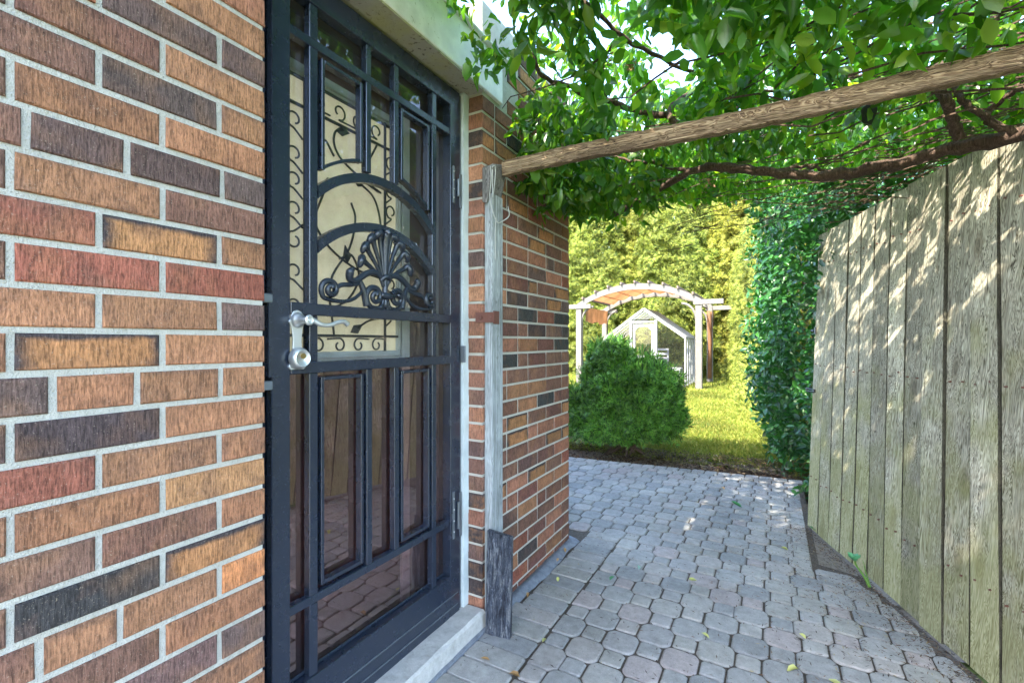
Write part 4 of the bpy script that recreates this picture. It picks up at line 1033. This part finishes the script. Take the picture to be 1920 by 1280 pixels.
# cedar trees behind the lawn
MCED = m_leaf('cedar_spray', [(.12, .15, .022), (.17, .19, .026), (.21, .225, .034), (.055, .08, .014), (.24, .245, .05)], .18, .6, .2, (1.3, 1.4, .5), .9)
n = 34000; H_ = 8.2
zz_ = H_ * (1 - rng.random(n) ** .8) ; ang = rng.uniform(0, 2 * math.pi, n)
rad = 1.45 * (1 - (zz_ / H_) ** 1.7) ** .75 + .12
U = np.column_stack([np.cos(ang), np.sin(ang), zz_ * .0]); Q = np.column_stack([np.cos(ang) * 1.5, np.sin(ang) * 1.5, zz_])
rad *= 1 + .15 * fbm(Q, 2.2, 21) + .14 * fbm(Q, 4.0, 22) + .09 * fbm(Q, 9.0, 23); rad *= 1 - rng.random(n) ** 2 * .35
PC = np.column_stack([np.cos(ang) * rad, np.sin(ang) * rad, zz_ + .05])
DC = U * .5 + unit(n) * .8 + np.array((0, 0, .25)); NC = U + unit(n) * .6 + np.array((0, 0, .5))
cmesh = spray_mesh(PC, DC, NC, rng.uniform(.13, .22, n)); cmesh.materials.append(MCED)
tr_ = MB().tube([(0, 0, -.05), (.05, .03, 2), (0, 0, 4), (0, 0, 7.5)], [.16, .12, .08, .02], 10)
ced0 = None
cpos = [(-8.0, 16.6), (-6.3, 17.3), (-4.8, 16.8), (-3.3, 17.6), (-1.9, 16.9), (-.5, 17.4), (.9, 17.3)]
CEDL = ['cedar at the end of the row behind the corner of the brick wall', 'cedar in the row seen between the wall corner and the near arbor post', 'cedar rising behind the tan canopy side of the arbor',
        'cedar rising behind the crown of the arbor arch and greenhouse peak', 'cedar behind the arbor posts that carry the gathered curtain', 'cedar in the gap between arbor and clipped hedge', 'cedar at the end of the row behind the clipped side hedge']
for i, (x_, y_) in enumerate(cpos):
    if i == 0:
        t_ = thing('cedar_tree', '', 'tree'); link('crown', cmesh, None, t_); tr_.build('trunk', MBARK, t_, smooth=True); ced0 = t_
    else: t_ = dupe(ced0)
    t_.location = (x_, y_, -.05); t_.rotation_euler = (0, 0, i * 1.7); s_ = rnd.uniform(.9, 1.12); t_.scale = (s_, s_, s_ * rnd.uniform(.95, 1.1))
    t_['label'] = CEDL[i]; t_['group'] = 'cedar trees in the row beyond the lawn'
# clipped sunlit cedar hedge along the right side of the lawn
hedge = thing('cedar_hedge', 'sunlit yellow green clipped cedar hedge along the side of the lawn', 'hedge')
n = 42000; t = rng.random(n) ** 1.5
hx, hy = .98 + (-.1 - .98) * t, 6.1 + (16.2 - 6.1) * t
hz = rng.uniform(0, 2.95, n); face = rng.random(n)
top = face > .8
dx_ = np.where(top, rng.uniform(0, 1.1, n), rng.uniform(-.06, .10, n)); hz = np.where(top, 2.9, hz)
Q = np.column_stack([hx * 0, hy, hz]); bulge = .13 * fbm(Q, 2.0, 31) + .08 * fbm(Q, 5.0, 32) + .05 * fbm(Q, 11.0, 33)
PH = np.column_stack([hx + dx_ - bulge, hy, hz + np.where(top, bulge, 0)])
front = rng.random(n) < .12
PH[front, 1] = 6.0 + rng.uniform(-.05, .1, front.sum()); PH[front, 0] = rng.uniform(.95, 2.0, front.sum())
DH = np.tile(np.array((-.8, -.2, .3)), (n, 1)) * .6 + unit(n) * .8; NH = unit(n) * .6 + np.array((-.8, -.5, .6))
link('foliage', spray_mesh(PH, DH, NH, rng.uniform(.06, .11, n)), MCED, hedge)
st = MB()
for k in range(12): yy = 6.2 + k * .85; xx = .98 - (yy - 6.1) * .107 + .45; st.tube([(xx, yy, -.05), (xx + .03, yy, 1.4), (xx, yy + .03, 2.7)], [.05, .04, .015], 7)
st.build('trunks', MBARK, hedge, kind='stuff')
# broad leaved evergreen hedge next to the gate
MEU = m_leaf('evergreen_hedge_leaf', [(.020, .085, .020), (.032, .125, .026), (.042, .15, .034), (.026, .10, .028), (.06, .18, .03)], .25, .33, .45, (1.5, 1.7, .5), 2)
eh = thing('evergreen_hedge', 'glossy dark green broad leaved hedge growing behind the open gate', 'hedge')
n = 70000; PE = np.column_stack([rng.uniform(.7, 2.4, n), rng.uniform(3.0, 6.0, n), rng.uniform(.0, 2.45, n)])
x, y, z = PE.T; bl = .13 * fbm(PE, 3.2, 41) + .06 * fbm(PE, 8, 42)
e1 = np.where(y > 4.42 + bl, .93 - .05 * (y - 4.4) + np.where(z < .35, .06, 0), 1.24 + np.clip(3.5 - y, 0, 1) * .9)
depth_in = x - (e1 + bl)
fr_ = (y - 4.42 - bl)
near = ((depth_in > 0) & (depth_in < .30)) | ((fr_ > -.02) & (fr_ < .35) & (depth_in > 0)) | ((depth_in > 0) & (z > 2.25))
near &= ~((z < .10) & (rng.random(n) < .7))
PE = PE[near]; n = len(PE); print('hedge', n)
DE = unit(n) * .8 + np.array((-.35, -.35, -.25)); NE = unit(n) * .7 + np.array((-.5, -.4, .5))
VV = []; FF = []; off = 0; g_ = rng.integers(0, 3, n)
for k in range(3):
    m_ = g_ == k; v_, f_ = scatter([leaf_template(.5, .1, .1), leaf_template(.42, .14, .2), leaf_template(.56, .06, .05)][k], PE[m_], DE[m_], NE[m_], rng.uniform(.05, .085, m_.sum())); VV.append(v_); FF.append(f_ + off); off += len(v_)
link('foliage', np_mesh(np.vstack(VV), np.vstack(FF)), MEU, eh)
# inner core of the hedge: twiggy dark mass of further leaves
st = MB()
for k in range(60):
    xx, yy = rnd.uniform(1.35, 1.9), rnd.uniform(4.8, 5.8)
    if k % 3 == 0: xx, yy = rnd.uniform(1.45, 2.0), rnd.uniform(3.5, 4.6)
    st.tube(smooth_path([(xx, yy, -.03), (xx + rnd.uniform(-.15, .15), yy + rnd.uniform(-.15, .1), 1.0), (xx + rnd.uniform(-.3, .2), yy + rnd.uniform(-.3, .1), 2.1)], 3), [.014, .013, .012, .011, .009, .007, .005], 5)
st.build('stems', MBARK, eh, kind='stuff')

# ------------------------------------------------------------------ lawn grass
MGR = m_leaf('grass_blade', [(.13, .175, .024), (.165, .20, .032), (.20, .22, .038), (.10, .15, .02), (.25, .235, .06)], .3, .6, .2, (1.3, 1.3, .5), .8)
n = 95000
ty = rng.random(n) ** 1.7; gy = 4.62 + ty * 13.5
gx = np.where(gy < 6.5, rng.uniform(-1.2, 1.3, n), -1.2 - (gy - 6.5) * .62 + rng.random(n) * (2.3 + (gy - 6.5) * .62))
dist = np.hypot(gx - 1, gy); hgt = .022 + .0032 * dist; wdh = .0022 + .0009 * dist
bare = (gy < 4.72 + .25 * fbm(np.column_stack([gx, gy, gx * 0]), 4, 55)) & (rng.random(n) < .75)
gx, gy, hgt, wdh = gx[~bare], gy[~bare], hgt[~bare], wdh[~bare]; n = len(gx)
a_ = rng.uniform(0, 2 * np.pi, n); lx, ly = rng.normal(0, .5, n) * hgt, rng.normal(0, .5, n) * hgt; z0 = np.full(n, -.05)
V = np.stack([np.column_stack([gx - np.cos(a_) * wdh, gy - np.sin(a_) * wdh, z0]), np.column_stack([gx + np.cos(a_) * wdh, gy + np.sin(a_) * wdh, z0]), np.column_stack([gx + lx, gy + ly, z0 + hgt * rng.uniform(.7, 1.2, n)])], 1).reshape(-1, 3)
gr = link('grass', np_mesh(V, np.arange(3 * n).reshape(-1, 3)), MGR, kind='stuff'); gr['label'] = 'short yellow green mown lawn grass beyond the patio'

# ------------------------------------------------------------------ arbor
MARB = m_paint('bleached_white_timber', (.135, .125, .11), .7, .3, bumpy=.3)
MRAFT = m_paint('brown_rafter', (.16, .11, .085), .8)
MFAB = m_leaf('tan_canopy_fabric', [(.26, .14, .075)], .5, .9, .1, (1.2, 1.0, .8), obj=True)
ar = thing('garden_arbor', 'white arched timber arbor with tan fabric canopy on the lawn', 'arbor', (-3.61, 11.94, -.05))
AW, AL, AHp = 3.05, 2.2, 2.08
for (x_, y_) in ((0, 0), (AW, 0), (0, AL), (AW, AL)):
    MB().box(x_ - .075, x_ + .075, y_ - .075, y_ + .075, 0, AHp).build('post', MARB, ar, bevel=.008)
def arcpts(n=18):
    c_ = AW + .1; sag = .46; Rr = (c_ * c_ / 4 + sag * sag) / (2 * sag); out = []
    for i in range(n + 1):
        x_ = -.05 + c_ * i / n; out.append((x_, AHp - .04 + math.sqrt(Rr * Rr - (x_ - AW / 2) ** 2) - (Rr - sag)))
    return out
ap = arcpts()
for y_ in (-.05, AL + .01):
    poly = [(a, b) for a, b in ap] + [(a, b + .15) for a, b in reversed(ap)]
    m_ = MB()
    for i in range(len(ap) - 1):
        (a, b), (c_, d_) = ap[i], ap[i + 1]
        m_.add([(a, y_, b), (c_, y_, d_), (c_, y_, d_ + .15), (a, y_, b + .15), (a, y_ + .05, b), (c_, y_ + .05, d_), (c_, y_ + .05, d_ + .15), (a, y_ + .05, b + .15)], [(0, 1, 2, 3), (4, 7, 6, 5), (0, 4, 5, 1), (3, 2, 6, 7)] + ([(0, 3, 7, 4)] if i == 0 else []) + ([(1, 5, 6, 2)] if i == len(ap) - 2 else []))
    m_.build('arched_beam', MARB, ar)
for k in range(9):
    i = k * 2 + 1; a, b = ap[i]; b += .13
    MB().box(a - .02, a + .02, -.13, AL + .13, b + .02, b + .09).build('rafter', MRAFT, ar, bevel=.006)
for y_ in (-.10, AL + .07):
    for x0, x1 in ((-.42, .35), (AW - .12, AW + .55)): MB().box(x0, x1, y_, y_ + .045, AHp - .03, AHp + .09).build('tie_beam', MARB, ar, bevel=.006)
for (x_, s_) in ((0, 1), (AW, -1)):
    for y_ in (0, AL):
        pp = [(x_ + s_ * (.06 + .34 * (1 - math.cos(t_))), y_, AHp - .40 + .42 * math.sin(t_)) for t_ in np.linspace(0, math.pi / 2, 8)]
        MB().tube(pp, .03, 6).build('brace', MARB, ar)
V = []
for i in range(2, 17):
    a, b = ap[i]; V += [(a, .08, b + .10 + (.03 if i % 2 else -.03)), (a, AL - .08, b + .10 + (.03 if i % 2 else -.03))]
link('canopy_fabric', pymesh(V, [(2 * i, 2 * i + 1, 2 * i + 3, 2 * i + 2) for i in range(14)], True), MFAB, ar)
# gathered curtain at the rear right and the dropped flap at the rear left
m_ = MB(); 
for k in range(5): m_.tube([(AW + .02 + .03 * math.sin(k * 2), AL - .35 + .12 * k - .1, 2.0), (AW + .03, AL - .30 + .08 * k, 1.0), (AW + .02, AL - .33 + .10 * k, .15)], [.05, .04, .045], 7)
m_.build('curtain', MFAB, ar, smooth=True)
V = [(.15 + .03 * math.sin(i * 2.1), .1 + 1.9 * i / 12, 2.1) for i in range(13)] + [(.12 + .03 * math.sin(i * 2.1 + .5), .1 + 1.9 * i / 12, 1.70 + .03 * math.sin(i * 1.3)) for i in range(13)]
link('fabric_flap', pymesh(V, [(i, i + 1, 14 + i, 13 + i) for i in range(12)], True), MFAB, ar)

# ------------------------------------------------------------------ greenhouse
MGHW = m_paint('greenhouse_white', (.21, .21, .205), .5); MGHG = m_glass('greenhouse_glass', 1.5, (.93, .95, .97), (.9, .95, 1), .02)
gh = thing('greenhouse', 'small white framed glass greenhouse with pitched roof under the arbor', 'greenhouse', (-2.98, 12.3, -.05))
GW, GL, GE, GPk = 2.05, 1.5, 1.27, 2.02
def ghb(p0, p1, r=.023, name='frame_bar'): return MB().tube([p0, p1], r * 1.25, 4).build(name, MGHW, gh)
for y_ in (0, GL):
    for x_ in (0, GW): ghb((x_, y_, 0), (x_, y_, GE))
    ghb((0, y_, GE), (GW / 2, y_, GPk), .04); ghb((GW / 2, y_, GPk), (GW, y_, GE), .04)
    ghb((0, y_, .03), (GW, y_, .03))
ghb((GW / 2, 0, GPk), (GW / 2, GL, GPk)); ghb((0, 0, GE), (0, GL, GE)); ghb((GW, 0, GE), (GW, GL, GE))
for t_ in (.25, .5, .75):
    for x_ in (0, GW): ghb((x_, GL * t_, 0), (x_, GL * t_, GE), .02); ghb((x_, GL * t_, GE), (GW / 2, GL * t_, GPk), .02)
ghb((.68, 0, 0), (.68, 0, 1.73), .032); ghb((1.33, 0, 0), (1.33, 0, 1.73), .038); ghb((.68, 0, 1.68), (1.33, 0, 1.68), .03)
gd = MB().box(.74, .80, -.03, .02, .05, 1.62)
gd.box(1.22, 1.28, -.03, .02, .05, 1.62); gd.box(.80, 1.22, -.03, .02, 1.55, 1.62); gd.box(.80, 1.22, -.03, .02, .70, .80); gd.box(.80, 1.22, -.03, .02, .05, .15)
gd.prism([(.80, 1.55), (.80, 1.45), (.90, 1.55)], -.03, .02, 1); gd.prism([(1.22, 1.55), (1.12, 1.55), (1.22, 1.45)], -.03, .02, 1)
gd_ = gd.build('greenhouse_door', MGHW, gh)
def gpane(v): return link('glass_pane', pymesh(v, [tuple(range(len(v)))]), MGHG, gh)
gpane([(0.03, 0, .05), (.66, 0, .05), (.66, 0, 1.72), (.03, 0, GE)]); gpane([(1.35, 0, .05), (2.02, 0, .05), (2.02, 0, GE), (1.35, 0, 1.73)]); gpane([(.80, 0, .8), (1.22, 0, .8), (1.22, 0, 1.55), (.8, 0, 1.55)]); gpane([(.72, 0, 1.75), (1.30, 0, 1.75), (1.03, 0, 1.97)])
for i in range(4):
    a, b = GL * i / 4 + .02, GL * (i + 1) / 4 - .02
    for x_ in (0, GW): gpane([(x_, a, .05), (x_, b, .05), (x_, b, GE - .02), (x_, a, GE - .02)]); gpane([(x_, a, GE), (x_, b, GE), (GW / 2, b, GPk), (GW / 2, a, GPk)])
# chair inside, bench in front
ch = thing('slatted_chair', 'white slatted chair seen through the greenhouse glass', 'chair', (-1.72, 13.0, -.05), R(0))
for (x_, y_) in ((-.2, -.2), (.2, -.2)): MB().box(x_ - .02, x_ + .02, y_ - .02, y_ + .02, 0, .42).build('leg', MGHW, ch)
for x_ in (-.2, .2): MB().box(x_ - .02, x_ + .02, .18, .22, 0, .98).build('leg', MGHW, ch)
MB().box(-.23, .23, -.23, .16, .42, .45).build('seat', MGHW, ch)
for z in (.56, .68, .80, .92): MB().box(-.18, .18, .19, .21, z, z + .06).build('back_slat', MGHW, ch)
pb = thing('potting_bench', 'low white potting bench at the front of the greenhouse', 'bench', (-1.35, 11.75, -.05))
MB().box(-.45, .42, -.2, .2, .48, .53).build('bench_top', MGHW, pb); MB().box(-.42, .40, -.18, .18, .16, .19).build('shelf', MGHW, pb)
for x_ in (-.42, .38):
    for y_ in (-.17, .15): MB().box(x_, x_ + .04, y_, y_ + .03, 0, .48).build('leg', MGHW, pb)
for k, (x_, y_, z_, s_, lab) in enumerate(((-1.30, 11.72, .13, 1, 'grey plant pot on the lower shelf of the potting bench'), (-1.12, 11.75, .13, .8, 'smaller plant pot beside the larger one on the bench shelf'))):
    po = MB().add(*lathe_vf([(.0, 0), (.07, 0), (.095, .16), (.105, .16), (.105, .19), (.09, .19), (.08, .17), (0, .17)], (x_, y_, z_ + .015), (0, 0, 1), 16)).build('plant_pot', m_stone('terracotta_grey' + str(k), (.3, .27, .25), (.42, .4, .38)), smooth=False)
    tag(po, lab, 'pot')

# ------------------------------------------------------------------ litter, weeds, fallen leaves
M = Mat('dry_needles', .9, spec=.2); g = M.n('ShaderNodeNewGeometry')
M.base(M.ramp(g.outputs['Random Per Island'], [(0, (.035, .022, .015)), (.4, (.075, .045, .028)), (.7, (.16, .09, .045)), (.92, (.30, .24, .12))], 'CONSTANT')); MLIT = M.m
n = 26000
lx = rng.uniform(.05, 1.75, n); ly = rng.uniform(1.0, 4.5, n)
gx_ = GP1.x + (GP1.y - ly) * GS
dg = np.where(ly < 3.3, gx_ - lx, 1.25 - lx)
pr = np.exp(-np.clip(dg, 0, 9) / .30) * .9 + .03 + .10 * np.exp(-np.abs(lx - .06) / .05) + .10 * (ly > 3.9)
jx = np.abs(((lx - OX) / p + .5) % 1 - .5); jy = np.abs(((ly - OY) / p + .5) % 1 - .5); joint = (np.abs(jx - .5) < .1) | (np.abs(jy - .5) < .1)
pr = pr * np.where(joint, 2.2, .75)
k_ = (rng.random(n) < pr) & (dg > -.02)
extra = 2200; s_ = rng.uniform(.0, 1.9, extra); off_ = rng.exponential(.045, extra); ex = GP1.x + GD.x * s_ - GN.x * off_; ey = GP1.y + GD.y * s_ - GN.y * off_
lx = np.concatenate([lx[k_], ex]); ly = np.concatenate([ly[k_], ey]); n = len(lx)
a_ = rng.uniform(0, 6.28, n); L_ = rng.uniform(.003, .013, n); W_ = rng.uniform(.0006, .0020, n); z_ = rng.uniform(.0015, .004, n)
c0, s0_ = np.cos(a_), np.sin(a_)
V = np.stack([np.column_stack([lx - c0 * L_, ly - s0_ * L_, z_]), np.column_stack([lx + s0_ * W_, ly - c0 * W_, z_ + .0012]), np.column_stack([lx + c0 * L_, ly + s0_ * L_, z_ + rng.uniform(0, .003, n)]), np.column_stack([lx - s0_ * W_, ly + c0 * W_, z_ + .0005])], 1).reshape(-1, 3)
lit = link('leaf_litter', np_mesh(V, np.arange(4 * n).reshape(-1, 4)), MLIT, kind='stuff'); lit['label'] = 'dry brown needles and leaf bits scattered on the pavers'
# mulch under the bush and hedge
n = 6000; mx_ = rng.uniform(-1.5, 1.6, n); my_ = far_y(0) + .02 + rng.random(n) ** 1.5 * .75 + mx_ * .1
s2 = rng.uniform(2.0, 3.4, n // 4); 
a_ = rng.uniform(0, 6.28, n); L_ = rng.uniform(.008, .03, n); W_ = rng.uniform(.002, .008, n); z_ = np.full(n, -.028) + rng.random(n) * .02
c0, s0_ = np.cos(a_), np.sin(a_); tl = rng.uniform(-.01, .012, n)
V = np.stack([np.column_stack([mx_ - c0 * L_, my_ - s0_ * L_, z_]), np.column_stack([mx_ + s0_ * W_, my_ - c0 * W_, z_ + .002]), np.column_stack([mx_ + c0 * L_, my_ + s0_ * L_, z_ + tl]), np.column_stack([mx_ - s0_ * W_, my_ + c0 * W_, z_])], 1).reshape(-1, 3)
mu = link('mulch', np_mesh(V, np.arange(4 * n).reshape(-1, 4)), MLIT, kind='stuff'); mu['label'] = 'brown mulch and twigs between patio and lawn'
# fallen leaves
def leafmat(name, c): return m_leaf(name, [c], .15, .4, .4, obj=True)
LG, LY, LO = leafmat('fallen_green', (.05, .20, .07)), leafmat('fallen_yellow', (.42, .42, .14)), leafmat('fallen_tan', (.42, .24, .10))
LP = leafmat('fallen_pale', (.30, .50, .42))
fl = [(1198, 1070, LP, .05, 'pale green fallen leaf lying on the pavers near the wall'), (1143, 1090, LG, .045, 'dark green fallen leaf beside the pale one on the pavers'), (1392, 953, LG, .075, 'curled dark green leaf lying midway across the patio'),
      (1017, 1206, LY, .03, 'small yellow leaf on the pavers by the upright slab'), (1046, 1092, LY, .028, 'tiny yellow green leaf on the border stones along the wall'), (1307, 1090, LY, .045, 'pale yellow leaf on octagonal pavers in mid patio'),
      (1315, 1188, LY, .035, 'yellow leaf on a pinkish octagonal paver'), (1511, 1200, LY, .03, 'yellow leaf in a paver joint in the open patio'), (1498, 1257, LY, .045, 'yellow leaf lying near the foot of the gate boards'), (1553, 1275, LY, .05, 'pale yellow leaf at the lower edge of the view by the gate'),
      (990, 1112, LO, .03, 'tan dry leaf on the cement strip at the wall foot'), (1060, 1037, LO, .032, 'tan curled leaf at the wall foot nearer the corner'), (1044, 1054, LO, .03, 'tan leaf beside the wall next to the border stones'), (919, 1240, LO, .035, 'crumpled tan leaf on the stones below the door sill'), (975, 1272, LO, .04, 'orange brown seed leaf in the lowest paver joint'),
      (1478, 1033, LY, .035, 'whitish yellow leaf on pavers close to the gate'), (1352, 915, LO, .04, 'tan leaf among pavers at the far side of the patio'), (1390, 888, LO, .05, 'tan leaf on the far edge course beside the lawn')]
for (u, v, m_, s_, lab) in fl:
    dpt = CH * 870 / (v - 640); X, Y, _ = upx(u, v, dpt)
    T_ = leaf_template(rnd.uniform(.4, .6), rnd.uniform(.1, .3), rnd.uniform(-.3, .25)); o = link('fallen_leaf', np_mesh(*T_), m_, loc=(X, Y, .004 + s_ * .05)); o.scale = (s_,) * 3; o.rotation_euler = (rnd.uniform(-.1, .1), rnd.uniform(-.12, .1), rnd.uniform(0, 6)); tag(o, lab, 'leaf', 'fallen leaves on the patio')
# sprouting weed at the gate
wd = thing('bulb_sprout', 'small pale green leafy sprout growing at the foot of the gate', 'plant', (gate_x(2.66) - .03, 2.66, 0))
MSP = m_leaf('sprout_leaf', [(.12, .36, .19)], .3, .4, .4, (1.3, 1.4, .8), obj=True); MSTM = m_leaf('sprout_stalk', [(.10, .22, .03)], .2, .4, .4, obj=True)
MB().tube(smooth_path([(.02, -.02, 0), (.0, -.01, .04), (-.025, 0, .075), (-.035, .0, .105)], 4), [.008, .007, .006, .006, .005, .005, .005, .004, .004, .004, .004, .004, .004], 7).build('stalk', MSTM, wd, smooth=True)
MB().tube(smooth_path([(.02, -.01, 0), (.01, .005, .05), (.0, .02, .10)], 4), [.006, .005, .004, .003, .003, .002, .002, .001, .001], 6).build('stalk', MSTM, wd, smooth=True)
for k in range(7):
    a_ = k * .9; T_ = leaf_template(.8, .25, -.3); o = link('leaf', np_mesh(*T_), MSP, wd, (-.035, 0, .100)); o.scale = (.04,) * 3; o.rotation_euler = (R(-20), R(-35 + 12 * (k % 3)), a_)
w2_ = thing('seedling', 'tiny green seedling in the corner where gate meets pavers', 'plant', (1.22, 3.22, 0))
for k in range(6):
    T_ = leaf_template(.5, .15, .1); o = link('leaf', np_mesh(*T_), LG, w2_, (0, 0, .01)); o.scale = (.05,) * 3; o.rotation_euler = (0, R(-40), k * 1.05)
print('tris', sum(len(o.data.polygons) for o in bpy.data.objects if o.type == 'MESH'))
